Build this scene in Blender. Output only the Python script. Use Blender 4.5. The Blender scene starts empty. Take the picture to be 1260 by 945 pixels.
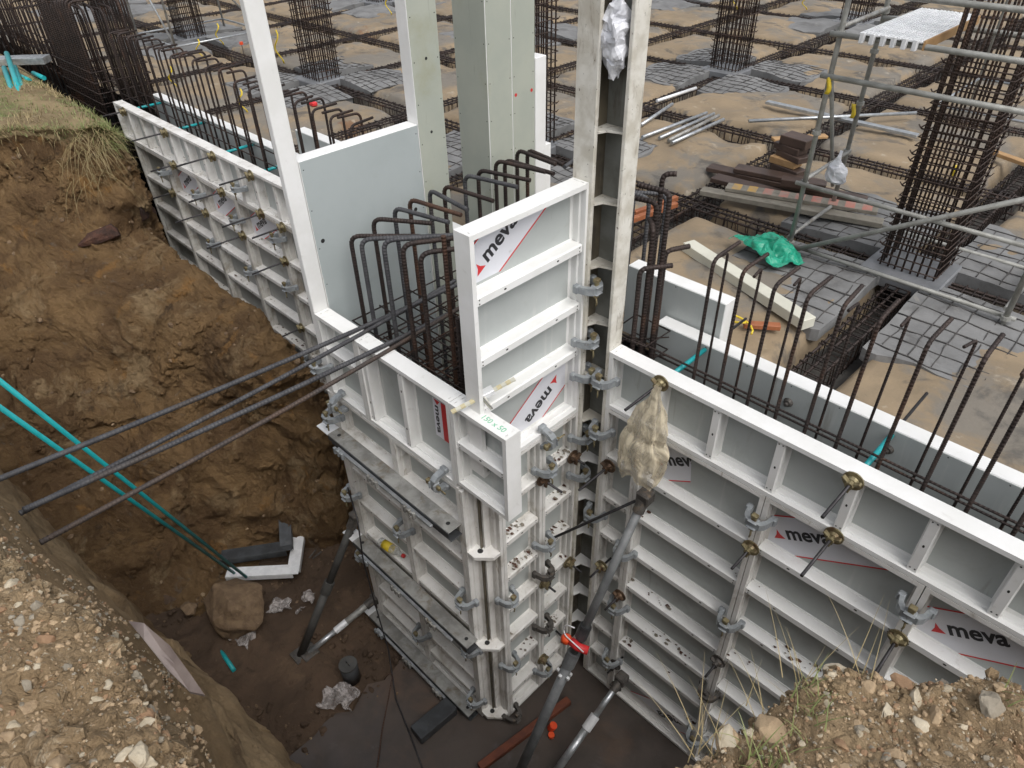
import bpy, bmesh, math, random
from mathutils import Vector, Matrix, noise

random.seed(7)
SC = bpy.context.scene
COL = SC.collection
V = Vector

# ------------------------------------------------------------------ camera
FPX, CW, CH = 873.1, 1260.0, 945.0
CAM = V((2.237, -3.067, 2.67))
RX, RR, RZ = math.radians(52.105), math.radians(-1.521), math.radians(45.757)
RCAM = Matrix.Rotation(RZ, 3, 'Z') @ Matrix.Rotation(RX, 3, 'X') @ Matrix.Rotation(RR, 3, 'Z')
cd = bpy.data.cameras.new('camera')
cd.sensor_width = 36.0
cd.lens = FPX / CW * 36.0
cd.clip_start = 0.05
cd.clip_end = 600
co = bpy.data.objects.new('camera', cd)
co.matrix_world = Matrix.Translation(CAM) @ RCAM.to_4x4()
COL.objects.link(co)
SC.camera = co

# ------------------------------------------------------------------ sky and sun (overcast)
SUN_EL, SUN_ROT = math.radians(56), math.radians(104)
w = bpy.data.worlds.new('World')
SC.world = w
w.use_nodes = True
nt = w.node_tree
nt.nodes.clear()
sky = nt.nodes.new('ShaderNodeTexSky')
sky.sky_type = 'NISHITA'
sky.sun_disc = False
sky.sun_elevation = SUN_EL
sky.sun_rotation = SUN_ROT
sky.air_density = 1.0
sky.dust_density = 4.0
hs = nt.nodes.new('ShaderNodeHueSaturation')
hs.inputs['Saturation'].default_value = 0.25
bg = nt.nodes.new('ShaderNodeBackground')
bg.inputs['Strength'].default_value = 0.14
wo = nt.nodes.new('ShaderNodeOutputWorld')
nt.links.new(sky.outputs[0], hs.inputs['Color'])
nt.links.new(hs.outputs[0], bg.inputs['Color'])
nt.links.new(bg.outputs[0], wo.inputs['Surface'])
sd = bpy.data.lights.new('sun', 'SUN')
sd.energy = 0.75
sd.angle = math.radians(40)
sd.color = (1.0, 0.97, 0.93)
so = bpy.data.objects.new('sun', sd)
sv = V((math.sin(SUN_ROT) * math.cos(SUN_EL), math.cos(SUN_ROT) * math.cos(SUN_EL), math.sin(SUN_EL)))
so.rotation_euler = sv.to_track_quat('Z', 'Y').to_euler()
so.location = (0, 0, 30)
COL.objects.link(so)
SC.view_settings.view_transform = 'Standard'
SC.view_settings.look = 'None'
SC.view_settings.exposure = 0.52
SC.view_settings.gamma = 1.0

# ------------------------------------------------------------------ helpers
def ray(u, v):
    return RCAM @ V(((u - CW / 2) / FPX, -(v - CH / 2) / FPX, -1.0))

def at(ax, val, u, v):
    """point of a known plane seen at photo pixel (u, v)"""
    d = ray(u, v)
    i = 'xyz'.index(ax)
    return CAM + d * ((val - CAM[i]) / d[i])

def pj(p):
    q = RCAM.transposed() @ (V(p) - CAM)
    if q.z > -0.01:
        return None
    return (CW / 2 + FPX * q.x / -q.z, CH / 2 - FPX * q.y / -q.z)

def smooth01(a, b, x):
    t = min(1, max(0, (x - a) / (b - a)))
    return t * t * (3 - 2 * t)

class MB:
    def __init__(s):
        s.v, s.f, s.m, s.uv, s.sm = [], [], [], [], []
    def face(s, idx, mi=0, uv=None, smooth=False):
        s.f.append(idx); s.m.append(mi); s.uv.append(uv); s.sm.append(smooth)
    def box(s, lo, hi, b=0.0, mi=0, M=None):
        lo, hi = V(lo), V(hi)
        n = len(s.v)
        T = (lambda p: M @ V(p)) if M else (lambda p: V(p))
        if b <= 0:
            P = [(x, y, z) for z in (lo.z, hi.z) for y in (lo.y, hi.y) for x in (lo.x, hi.x)]
            s.v += [T(p) for p in P]
            for q in ((0, 2, 3, 1), (4, 5, 7, 6), (0, 1, 5, 4), (2, 6, 7, 3), (0, 4, 6, 2), (1, 3, 7, 5)):
                s.face([n + i for i in q], mi)
            return
        b = min(b, 0.45 * min(hi.x - lo.x, hi.y - lo.y, hi.z - lo.z))
        idx = {}
        for cx in (0, 1):
            for cy in (0, 1):
                for cz in (0, 1):
                    c = [(lo, hi)[k][i] for i, k in enumerate((cx, cy, cz))]
                    sg = [(-1, 1)[k] for k in (cx, cy, cz)]
                    for ax in range(3):
                        p = [c[i] if i == ax else c[i] - sg[i] * b for i in range(3)]
                        idx[(cx, cy, cz, ax)] = len(s.v)
                        s.v.append(T(p))
        def add(q):
            P = [s.v[i] for i in q]
            s.face(q, mi)
        for ax in range(3):
            o = [i for i in range(3) if i != ax]
            for side in (0, 1):
                q = []
                for a, bb in ((0, 0), (1, 0), (1, 1), (0, 1)):
                    k = [0, 0, 0]; k[ax] = side; k[o[0]] = a; k[o[1]] = bb
                    q.append(idx[(*k, ax)])
                add(q)
        for ax in range(3):
            o = [i for i in range(3) if i != ax]
            for a in (0, 1):
                for bb in (0, 1):
                    k0 = [0, 0, 0]; k0[o[0]] = a; k0[o[1]] = bb
                    k1 = list(k0); k1[ax] = 1
                    add([idx[(*k0, o[0])], idx[(*k1, o[0])], idx[(*k1, o[1])], idx[(*k0, o[1])]])
        for cx in (0, 1):
            for cy in (0, 1):
                for cz in (0, 1):
                    add([idx[(cx, cy, cz, 0)], idx[(cx, cy, cz, 1)], idx[(cx, cy, cz, 2)]])
    def prism(s, poly, O, A, B, D, mi=0, caps=True, mi_cap=None):
        """polygon in plane (O; A, B) swept along vector D"""
        O, A, B, D = V(O), V(A), V(B), V(D)
        n = len(s.v); k = len(poly)
        for e in (V((0, 0, 0)), D):
            s.v += [O + A * a + B * b + e for a, b in poly]
        for i in range(k):
            j = (i + 1) % k
            s.face([n + i, n + j, n + k + j, n + k + i], mi)
        if caps:
            c = mi if mi_cap is None else mi_cap
            s.face([n + i for i in range(k)][::-1], c)
            s.face([n + k + i for i in range(k)], c)
    def tube(s, pts, r, sides=8, mi=0, caps=True, rr=None, smooth=True, twist=0.0):
        pts = [V(p) for p in pts]
        n0 = len(s.v)
        t0 = (pts[1] - pts[0]).normalized()
        nrm = t0.orthogonal().normalized()
        L = 0.0
        for i, p in enumerate(pts):
            if i == 0: t = t0
            elif i == len(pts) - 1: t = (pts[i] - pts[i - 1]).normalized()
            else:
                t = ((pts[i + 1] - p).normalized() + (p - pts[i - 1]).normalized())
                t = t.normalized() if t.length > 1e-6 else (p - pts[i - 1]).normalized()
            nrm = (nrm - t * nrm.dot(t))
            nrm = nrm.normalized() if nrm.length > 1e-6 else t.orthogonal().normalized()
            bn = t.cross(nrm)
            if i: L += (p - pts[i - 1]).length
            ri = rr[i] if rr else r
            for k in range(sides):
                a = 2 * math.pi * k / sides + twist
                s.v.append(p + (nrm * math.cos(a) + bn * math.sin(a)) * ri)
            if i:
                l0 = L - (p - pts[i - 1]).length
                for k in range(sides):
                    j = (k + 1) % sides
                    a = n0 + (i - 1) * sides; b = n0 + i * sides
                    s.face([a + k, a + j, b + j, b + k], mi,
                           [(k / sides, l0), ((k + 1) / sides, l0), ((k + 1) / sides, L), (k / sides, L)], smooth)
        if caps:
            s.face([n0 + k for k in range(sides)][::-1], mi)
            e = n0 + (len(pts) - 1) * sides
            s.face([e + k for k in range(sides)], mi)
    def disc(s, c, n, r, h, sides=14, mi=0, r2=None):
        c, n = V(c), V(n).normalized()
        s.tube([c, c + n * h], r, sides, mi, True, [r, r if r2 is None else r2], False)
    def grid(s, nu, nv, fn, mi=0, smooth=True):
        n = len(s.v)
        for j in range(nv):
            for i in range(nu):
                s.v.append(V(fn(i, j)))
        for j in range(nv - 1):
            for i in range(nu - 1):
                a = n + j * nu + i
                s.face([a, a + 1, a + nu + 1, a + nu], mi, None, smooth)
    def mesh(s, name, mats):
        me = bpy.data.meshes.new(name)
        me.from_pydata([tuple(p) for p in s.v], [], s.f)
        for m in (mats if isinstance(mats, (list, tuple)) else [mats]):
            me.materials.append(m)
        me.polygons.foreach_set('material_index', s.m)
        me.polygons.foreach_set('use_smooth', s.sm)
        if any(u is not None for u in s.uv):
            ul = me.uv_layers.new(name='UVMap')
            flat = []
            for f, u in zip(s.f, s.uv):
                for k in range(len(f)):
                    flat += list(u[k]) if u else [0.0, 0.0]
            ul.data.foreach_set('uv', flat)
        me.update()
        bm = bmesh.new(); bm.from_mesh(me)
        bmesh.ops.recalc_face_normals(bm, faces=bm.faces)
        bm.to_mesh(me); bm.free()
        return me

def link(name, data, parent=None, loc=None):
    o = bpy.data.objects.new(name, data)
    COL.objects.link(o)
    if parent is not None:
        o.parent = parent
    if loc is not None:
        o.location = loc
    return o

def tag(o, label, cat, group=None):
    o['label'] = label; o['category'] = cat; o['kind'] = 'thing'
    if group: o['group'] = group
    return o

def thing(name, label, cat, group=None, M=None):
    o = link(name, None)
    o.empty_display_size = 0.1
    if M is not None: o.matrix_world = M
    return tag(o, label, cat, group)

def solo(name, mb, m, label, cat, group=None, M=None):
    o = link(name, mb.mesh(name, m))
    if M is not None: o.matrix_world = M
    return tag(o, label, cat, group)

def part(name, mb, m, parent, label=None, stuff=False):
    o = link(name, mb.mesh(name, m) if isinstance(mb, MB) else mb, parent)
    if label: o['label'] = label
    if stuff: o['kind'] = 'stuff'
    return o

def kindset(o, k):
    o['kind'] = k
    return o

def frame(O, X, Y, Z):
    X, Y, Z, O = V(X), V(Y), V(Z), V(O)
    return Matrix(((X.x, Y.x, Z.x, O.x), (X.y, Y.y, Z.y, O.y), (X.z, Y.z, Z.z, O.z), (0, 0, 0, 1)))

def fillet(pts, r, n=5):
    """polyline with rounded corners"""
    pts = [V(p) for p in pts]
    out = [pts[0]]
    for a, b, c in zip(pts, pts[1:], pts[2:]):
        d1, d2 = (a - b).normalized(), (c - b).normalized()
        ang = d1.angle(d2)
        if ang > 3.1:
            out.append(b); continue
        t = min(r / math.tan(ang / 2), 0.45 * (a - b).length if len(out) > 1 else 0.9 * (a - b).length, 0.9 * (c - b).length)
        p0, p1 = b + d1 * t, b + d2 * t
        for k in range(n + 1):
            s = k / n
            out.append(p0 * (1 - s) ** 2 + b * 2 * s * (1 - s) + p1 * s * s)
    out.append(pts[-1])
    return out

# ------------------------------------------------------------------ materials
def nodes(name):
    m = bpy.data.materials.new(name)
    m.use_nodes = True
    t = m.node_tree
    for n in list(t.nodes):
        t.nodes.remove(n)
    o = t.nodes.new('ShaderNodeOutputMaterial')
    b = t.nodes.new('ShaderNodeBsdfPrincipled')
    t.links.new(b.outputs[0], o.inputs[0])
    return m, t, b

def tex_noise(t, co, scale, detail=4, rough=0.55, dist=0.0, stretch=None):
    if stretch:
        mp = t.nodes.new('ShaderNodeMapping')
        mp.inputs['Scale'].default_value = stretch
        t.links.new(co, mp.inputs['Vector']); co = mp.outputs[0]
    n = t.nodes.new('ShaderNodeTexNoise')
    n.inputs['Scale'].default_value = scale
    n.inputs['Detail'].default_value = detail
    n.inputs['Roughness'].default_value = rough
    n.inputs['Distortion'].default_value = dist
    t.links.new(co, n.inputs['Vector'])
    return n.outputs['Fac']

def ramp(t, fac, lo, hi, v0=0.0, v1=1.0):
    m = t.nodes.new('ShaderNodeMapRange')
    m.interpolation_type = 'SMOOTHSTEP'
    m.inputs['From Min'].default_value = lo
    m.inputs['From Max'].default_value = hi
    m.inputs['To Min'].default_value = v0
    m.inputs['To Max'].default_value = v1
    t.links.new(fac, m.inputs['Value'])
    return m.outputs[0]

def mix(t, fac, a, b):
    m = t.nodes.new('ShaderNodeMix')
    m.data_type = 'RGBA'
    t.links.new(fac, m.inputs['Factor'])
    for x, k in ((a, 6), (b, 7)):
        if isinstance(x, (tuple, list)):
            m.inputs[k].default_value = (*x[:3], 1)
        else:
            t.links.new(x, m.inputs[k])
    return m.outputs[2]

def mat(name, c1, c2=None, scale=3.0, rough=0.6, metal=0.0, layers=(), bump=(), lo=0.35, hi=0.65, rvar=0.0, stretch=None, spec=0.5, trans=0.0):
    m, t, b = nodes(name)
    g = t.nodes.new('ShaderNodeNewGeometry')
    co = g.outputs['Position']
    if c2 is None: c2 = tuple(x * 0.82 for x in c1)
    f = tex_noise(t, co, scale, 5, 0.6, 0.2, stretch)
    c = mix(t, ramp(t, f, lo, hi), c1, c2)
    rsrc = f
    for L in layers:
        col, sc_, l0, h0 = L[:4]
        st = L[4] if len(L) > 4 else None
        amt = L[5] if len(L) > 5 else 1.0
        ff = ramp(t, tex_noise(t, co, sc_, 6, 0.65, 0.4, st), l0, h0, 0.0, amt)
        c = mix(t, ff, c, col)
    t.links.new(c, b.inputs['Base Color'])
    b.inputs['Roughness'].default_value = rough
    b.inputs['Metallic'].default_value = metal
    b.inputs['Specular IOR Level'].default_value = spec
    if rvar:
        t.links.new(ramp(t, tex_noise(t, co, scale * 2.3, 4), 0.3, 0.7, rough - rvar, rough + rvar), b.inputs['Roughness'])
    prev = None
    for bs, st, dist in bump:
        bn = t.nodes.new('ShaderNodeBump')
        bn.inputs['Strength'].default_value = st
        bn.inputs['Distance'].default_value = dist
        t.links.new(tex_noise(t, co, bs, 5, 0.65), bn.inputs['Height'])
        if prev: t.links.new(prev, bn.inputs['Normal'])
        prev = bn.outputs[0]
    if prev: t.links.new(prev, b.inputs['Normal'])
    if trans:
        b.inputs['Transmission Weight'].default_value = trans
    return m

white = mat('white_coat', (0.80, 0.80, 0.79), (0.74, 0.74, 0.72), 4, 0.42,
            layers=[((0.50, 0.48, 0.44), 9, 0.60, 0.75, None, 0.45), ((0.16, 0.14, 0.12), 45, 0.70, 0.76, None, 0.7)],
            bump=[(60, 0.05, 0.002)], rvar=0.1)
whiteD = mat('worn_white_coat', (0.76, 0.75, 0.725), (0.66, 0.645, 0.615), 5, 0.55,
             layers=[((0.36, 0.33, 0.28), 5, 0.52, 0.72, None, 0.7), ((0.33, 0.27, 0.2), 30, 0.6, 0.72, (1, 1, 0.15), 0.7),
                     ((0.14, 0.11, 0.09), 38, 0.66, 0.72, None, 0.85), ((0.10, 0.045, 0.03), 11, 0.69, 0.72, None, 0.85)],
             bump=[(40, 0.12, 0.003)], rvar=0.12)
whiteG = mat('mortar_stained_coat', (0.68, 0.66, 0.60), (0.50, 0.47, 0.40), 6, 0.7,
             layers=[((0.22, 0.17, 0.12), 14, 0.55, 0.72, (1, 1, 0.25), 0.85), ((0.10, 0.08, 0.06), 42, 0.63, 0.70, None, 0.9)],
             bump=[(45, 0.3, 0.004)])
sheet = mat('grey_facing', (0.44, 0.465, 0.455), (0.40, 0.425, 0.415), 2.2, 0.5,
            layers=[((0.31, 0.315, 0.295), 3.5, 0.56, 0.78, None, 0.6), ((0.55, 0.55, 0.53), 9, 0.58, 0.72, (1, 1, 0.08), 0.5), ((0.26, 0.25, 0.22), 13, 0.62, 0.74, (1, 1, 0.10), 0.55), ((0.2, 0.19, 0.16), 40, 0.70, 0.76, None, 0.5)], rvar=0.1)
sheetIn = mat('pale_grey_facing', (0.40, 0.44, 0.44), (0.37, 0.41, 0.41), 2.0, 0.42,
              layers=[((0.31, 0.33, 0.32), 2.6, 0.58, 0.8, None, 0.5), ((0.12, 0.12, 0.11), 30, 0.74, 0.78, None, 0.6)], rvar=0.08)
sheetGreen = mat('used_greenish_facing', (0.40, 0.42, 0.36), (0.36, 0.385, 0.335), 2.4, 0.5,
                 layers=[((0.30, 0.30, 0.20), 2.0, 0.56, 0.75, None, 0.55), ((0.22, 0.22, 0.18), 20, 0.62, 0.74, (1, 1, 0.12), 0.6),
                         ((0.10, 0.09, 0.08), 40, 0.72, 0.76, None, 0.7)])
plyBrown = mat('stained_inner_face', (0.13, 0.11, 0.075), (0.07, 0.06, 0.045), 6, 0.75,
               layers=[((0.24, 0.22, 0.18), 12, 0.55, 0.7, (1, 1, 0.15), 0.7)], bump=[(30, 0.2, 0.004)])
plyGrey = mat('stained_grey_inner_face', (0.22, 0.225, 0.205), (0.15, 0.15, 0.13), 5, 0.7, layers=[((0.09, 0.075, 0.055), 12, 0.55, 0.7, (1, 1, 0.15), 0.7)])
darkhole = mat('dark_hole', (0.02, 0.02, 0.02), None, 5, 0.8)
galv = mat('galvanised_steel', (0.52, 0.54, 0.55), (0.38, 0.40, 0.42), 14, 0.42, 0.75,
           layers=[((0.26, 0.24, 0.20), 6, 0.58, 0.78, None, 0.6)], rvar=0.12, bump=[(90, 0.05, 0.001)])
galvDirty = mat('dusty_galvanised_steel', (0.40, 0.40, 0.38), (0.24, 0.235, 0.22), 7, 0.6, 0.45,
                layers=[((0.20, 0.16, 0.11), 9, 0.52, 0.7, None, 0.75), ((0.5, 0.5, 0.5), 25, 0.62, 0.7, None, 0.5)], rvar=0.12)
bright = mat('bright_zinc', (0.78, 0.79, 0.80), (0.66, 0.67, 0.68), 10, 0.4, 0.15, rvar=0.1)
clampM = mat('cast_clamp_steel', (0.36, 0.385, 0.40), (0.26, 0.28, 0.295), 18, 0.5, 0.35,
             layers=[((0.13, 0.10, 0.08), 14, 0.6, 0.72, None, 0.8)], rvar=0.1)
clampD = mat('muddy_clamp_steel', (0.12, 0.11, 0.10), (0.06, 0.055, 0.05), 18, 0.65, 0.35,
             layers=[((0.2, 0.15, 0.1), 14, 0.55, 0.7, None, 0.7)])
brass = mat('yellow_passivated_steel', (0.30, 0.26, 0.15), (0.17, 0.135, 0.075), 22, 0.55, 0.55,
            layers=[((0.12, 0.06, 0.035), 11, 0.55, 0.7, None, 0.85)], rvar=0.1)
rustNut = mat('rusty_cast_iron', (0.14, 0.085, 0.05), (0.08, 0.05, 0.032), 25, 0.6, 0.45,
              layers=[((0.32, 0.28, 0.2), 20, 0.6, 0.7, None, 0.7)])
rodM = mat('black_rod_steel', (0.055, 0.052, 0.055), (0.035, 0.033, 0.035), 30, 0.5, 0.6)
darkSteel = mat('dark_painted_steel', (0.075, 0.08, 0.085), (0.05, 0.052, 0.055), 9, 0.45, 0.4,
                layers=[((0.2, 0.16, 0.12), 12, 0.62, 0.75, None, 0.5)])
scafM = mat('weathered_scaffold_tube', (0.36, 0.36, 0.335), (0.27, 0.268, 0.245), 12, 0.6, 0.35,
            layers=[((0.42, 0.42, 0.40), 9, 0.6, 0.7, None, 0.6), ((0.13, 0.09, 0.06), 18, 0.64, 0.74, None, 0.7)])
propM = mat('grey_prop_tube', (0.21, 0.22, 0.225), (0.15, 0.157, 0.162), 8, 0.6, 0.3,
            layers=[((0.09, 0.065, 0.05), 10, 0.58, 0.74, None, 0.6), ((0.3, 0.3, 0.3), 40, 0.66, 0.74, None, 0.5)])
propDark = mat('dark_prop_tube', (0.075, 0.075, 0.07), (0.05, 0.048, 0.045), 8, 0.65, 0.2,
               layers=[((0.11, 0.08, 0.06), 10, 0.58, 0.74, None, 0.6)])
teal = mat('teal_plastic_pipe', (0.015, 0.36, 0.38), (0.012, 0.31, 0.33), 9, 0.4, 0, layers=[((0.2, 0.2, 0.16), 14, 0.66, 0.8, None, 0.4)])
tealD = mat('shaded_teal_pipe', (0.012, 0.26, 0.27), (0.010, 0.21, 0.22), 9, 0.45, 0, layers=[((0.14, 0.1, 0.06), 8, 0.62, 0.8, None, 0.4)])
orangeM = mat('orange_plastic', (0.75, 0.09, 0.02), (0.65, 0.06, 0.02), 9, 0.45)
redM = mat('red_print', (0.62, 0.03, 0.035), (0.55, 0.03, 0.03), 9, 0.5)
blackPrint = mat('black_print', (0.025, 0.025, 0.03), None, 9, 0.5)
stickerM = mat('white_sticker_film', (0.70, 0.71, 0.76), (0.66, 0.67, 0.71), 4, 0.35,
               layers=[((0.4, 0.38, 0.35), 16, 0.62, 0.74, None, 0.4), ((0.08, 0.07, 0.06), 70, 0.70, 0.75, None, 0.7)])
greenPrint = mat('green_stencil_ink', (0.06, 0.42, 0.22), (0.35, 0.6, 0.45), 60, 0.6)
woodDark = mat('wet_dark_plank', (0.080, 0.050, 0.038), (0.052, 0.034, 0.027), 4, 0.5, 0,
               layers=[((0.13, 0.085, 0.065), 22, 0.55, 0.7, (0.12, 1, 1), 0.6)], bump=[(40, 0.15, 0.003)])
woodGrey = mat('weathered_plank', (0.24, 0.22, 0.18), (0.17, 0.155, 0.125), 8, 0.75, 0,
               layers=[((0.11, 0.09, 0.07), 20, 0.56, 0.7, (0.2, 1, 1), 0.7)], bump=[(40, 0.2, 0.003)])
woodTan = mat('fresh_tan_timber', (0.42, 0.26, 0.12), (0.34, 0.2, 0.09), 8, 0.65, bump=[(40, 0.1, 0.002)])
woodRed = mat('reddish_timber', (0.34, 0.12, 0.05), (0.26, 0.085, 0.035), 9, 0.6, 0, layers=[((0.42, 0.22, 0.12), 14, 0.58, 0.7, None, 0.6)])
woodWhite = mat('cream_painted_timber', (0.62, 0.61, 0.52), (0.55, 0.54, 0.46), 4, 0.55, layers=[((0.2, 0.18, 0.15), 30, 0.68, 0.75, None, 0.6)])
yellowM = mat('yellow_tape', (0.70, 0.52, 0.03), (0.6, 0.44, 0.03), 14, 0.5)
greenPl = mat('green_plastic_film', (0.018, 0.32, 0.20), (0.012, 0.24, 0.15), 8, 0.35, layers=[((0.10, 0.5, 0.38), 14, 0.58, 0.72, None, 0.5)])
whitePl = mat('white_plastic_film', (0.70, 0.71, 0.74), (0.58, 0.59, 0.63), 8, 0.28)
concGrey = mat('grey_blinding_concrete', (0.205, 0.205, 0.203), (0.150, 0.150, 0.149), 2.5, 0.75, 0,
               layers=[((0.10, 0.098, 0.095), 2.6, 0.50, 0.68, None, 0.8), ((0.30, 0.285, 0.25), 5, 0.6, 0.75, None, 0.6)], bump=[(14, 0.35, 0.02), (60, 0.2, 0.006)])
plinthM = mat('wet_dark_plinth_concrete', (0.185, 0.19, 0.20), (0.145, 0.15, 0.157), 4, 0.45, 0, bump=[(50, 0.15, 0.004)])
sand = mat('damp_building_sand', (0.285, 0.215, 0.135), (0.215, 0.165, 0.107), 1.6, 0.75, 0,
           layers=[((0.17, 0.156, 0.134), 1.0, 0.47, 0.59, None, 0.85), ((0.085, 0.078, 0.069), 2.1, 0.55, 0.67, None, 0.8), ((0.17, 0.075, 0.03), 0.8, 0.66, 0.73, None, 0.7),
                   ((0.42, 0.37, 0.29), 5, 0.60, 0.72, None, 0.6), ((0.08, 0.07, 0.06), 30, 0.69, 0.74, None, 0.7)],
           bump=[(16, 0.4, 0.02), (70, 0.35, 0.006)])
trench = mat('dark_trench_base', (0.075, 0.07, 0.063), (0.048, 0.045, 0.042), 3, 0.8, 0,
             layers=[((0.12, 0.10, 0.08), 2.5, 0.58, 0.75, None, 0.7)], bump=[(25, 0.4, 0.02)])

def rebar_mat(name, c1, c2, c3):
    m, t, b = nodes(name)
    g = t.nodes.new('ShaderNodeNewGeometry')
    uv = t.nodes.new('ShaderNodeUVMap')
    c = mix(t, ramp(t, tex_noise(t, g.outputs['Position'], 9, 5), 0.35, 0.65), c1, c2)
    c = mix(t, ramp(t, tex_noise(t, g.outputs['Position'], 3.1, 5), 0.55, 0.7), c, c3)
    t.links.new(c, b.inputs['Base Color'])
    b.inputs['Roughness'].default_value = 0.62
    b.inputs['Metallic'].default_value = 0.3
    mp = t.nodes.new('ShaderNodeMapping')
    mp.inputs['Scale'].default_value = (0.5, 1, 1)
    wv = t.nodes.new('ShaderNodeTexWave')
    wv.wave_type = 'BANDS'; wv.bands_direction = 'Y'
    wv.inputs['Scale'].default_value = 14.0
    wv.inputs['Distortion'].default_value = 0.0
    t.links.new(uv.outputs[0], wv.inputs['Vector'])
    bn = t.nodes.new('ShaderNodeBump')
    bn.inputs['Strength'].default_value = 0.7
    bn.inputs['Distance'].default_value = 0.004
    t.links.new(wv.outputs['Fac'], bn.inputs['Height'])
    t.links.new(bn.outputs[0], b.inputs['Normal'])
    return m
rebar = rebar_mat('rusty_rebar', (0.046, 0.031, 0.026), (0.028, 0.020, 0.018), (0.070, 0.038, 0.025))
rebarGrey = rebar_mat('mill_scale_rebar', (0.085, 0.085, 0.09), (0.055, 0.055, 0.06), (0.07, 0.06, 0.055))
rebarRust = rebar_mat('orange_rusty_rebar', (0.095, 0.048, 0.030), (0.060, 0.034, 0.025), (0.13, 0.068, 0.04))
rebarTip = rebar_mat('brownish_rebar', (0.085, 0.062, 0.05), (0.06, 0.05, 0.046), (0.09, 0.06, 0.045))

def soil_mat(name, cols, layers, chunk, bumps):
    m, t, b = nodes(name)
    g = t.nodes.new('ShaderNodeNewGeometry'); co = g.outputs['Position']
    # warp the coordinates so that nothing reads as a regular noise
    wn = t.nodes.new('ShaderNodeTexNoise'); wn.inputs['Scale'].default_value = 2.2; wn.inputs['Detail'].default_value = 5
    t.links.new(co, wn.inputs['Vector'])
    vm = t.nodes.new('ShaderNodeVectorMath'); vm.operation = 'MULTIPLY_ADD'
    t.links.new(wn.outputs['Color'], vm.inputs[0]); vm.inputs[1].default_value = (.55, .55, .55); t.links.new(co, vm.inputs[2])
    wc = vm.outputs[0]
    c = mix(t, ramp(t, tex_noise(t, wc, 1.4, 6, .65), .38, .62), cols[0], cols[1])
    for col, sc_, l0, h0, amt in layers:
        c = mix(t, ramp(t, tex_noise(t, wc, sc_, 7, .7, .3), l0, h0, 0, amt), c, col)
    t.links.new(c, b.inputs['Base Color'])
    b.inputs['Roughness'].default_value = .95
    b.inputs['Specular IOR Level'].default_value = .25
    prev = None
    for sc_, st, dist in chunk:
        vo = t.nodes.new('ShaderNodeTexVoronoi'); vo.inputs['Scale'].default_value = sc_; vo.feature = 'F1'
        t.links.new(wc, vo.inputs['Vector'])
        bn = t.nodes.new('ShaderNodeBump'); bn.invert = True
        bn.inputs['Strength'].default_value = st; bn.inputs['Distance'].default_value = dist
        t.links.new(vo.outputs['Distance'], bn.inputs['Height'])
        if prev: t.links.new(prev, bn.inputs['Normal'])
        prev = bn.outputs[0]
    for sc_, st, dist in bumps:
        bn = t.nodes.new('ShaderNodeBump')
        bn.inputs['Strength'].default_value = st; bn.inputs['Distance'].default_value = dist
        t.links.new(tex_noise(t, wc, sc_, 8, .72), bn.inputs['Height'])
        if prev: t.links.new(prev, bn.inputs['Normal'])
        prev = bn.outputs[0]
    t.links.new(prev, b.inputs['Normal'])
    return m
soil = soil_mat('pit_side_soil', ((0.215, 0.135, 0.064), (0.125, 0.075, 0.037)),
                [((0.30, 0.215, 0.12), 1.5, .53, .66, .85), ((0.060, 0.040, 0.025), 2.0, .58, .70, .85), ((0.27, 0.145, 0.05), 2.6, .57, .69, .8),
                 ((0.17, 0.145, 0.115), 4.4, .60, .70, .6), ((0.30, 0.235, 0.15), 19, .64, .71, .65), ((0.05, 0.032, 0.02), 26, .62, .70, .7)],
                [(17, .35, .025)], [(3.5, .6, .10), (11, .9, .06), (38, 1.0, .025), (110, .8, .008)])
soilTop = mat('grassy_topsoil', (0.24, 0.18, 0.095), (0.16, 0.115, 0.058), 2.5, 0.95, 0,
              layers=[((0.10, 0.13, 0.035), 2.2, 0.50, 0.64, None, 0.75), ((0.30, 0.25, 0.14), 9, 0.56, 0.7, None, 0.7)],
              bump=[(20, 0.5, 0.03), (80, 0.5, 0.01)])
gravelSoil = soil_mat('gravelly_soil', ((0.37, 0.275, 0.165), (0.27, 0.19, 0.108)),
                      [((0.165, 0.105, 0.056), 2.6, .56, .68, .85), ((0.50, 0.40, 0.27), 8, .56, .68, .8), ((0.55, 0.48, 0.37), 40, .60, .68, .75), ((0.09, 0.056, 0.034), 34, .61, .69, .8),
                       ((0.50, 0.45, 0.36), 110, .63, .69, .7), ((0.24, 0.12, 0.055), 15, .64, .71, .7)],
                      [(14, .6, .035), (45, .8, .016), (120, .7, .006)], [(20, .6, .03), (75, .8, .012), (200, .7, .004)])
gravelSlope = soil_mat('bank_face_soil', ((0.29, 0.205, 0.115), (0.20, 0.135, 0.072)),
                       [((0.10, 0.062, 0.034), 2.2, .55, .68, .8), ((0.28, 0.205, 0.12), 6, .57, .69, .7), ((0.06, 0.04, 0.026), 24, .63, .70, .6)],
                       [(8, .5, .05)], [(9, .7, .06), (40, .7, .015)])
pitMud = soil_mat('damp_pit_mud', ((0.110, 0.073, 0.048), (0.074, 0.050, 0.034)), [((0.145, 0.098, 0.062), 3.5, .54, .68, .8), ((0.055, 0.038, 0.027), 4.6, .57, .69, .8), ((0.22, 0.17, 0.12), 26, .65, .71, .6)],
                  [(7, .4, .05)], [(9, .6, .05), (40, .7, .014)])
pitConc = mat('wet_muddy_concrete', (0.075, 0.058, 0.048), (0.050, 0.040, 0.034), 2.0, 0.5, 0,
              layers=[((0.105, 0.07, 0.05), 1.7, 0.5, 0.68, None, 0.8), ((0.12, 0.11, 0.105), 3.3, .58, .72, None, .5)], bump=[(30, 0.2, 0.006)], rvar=0.15)

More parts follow.
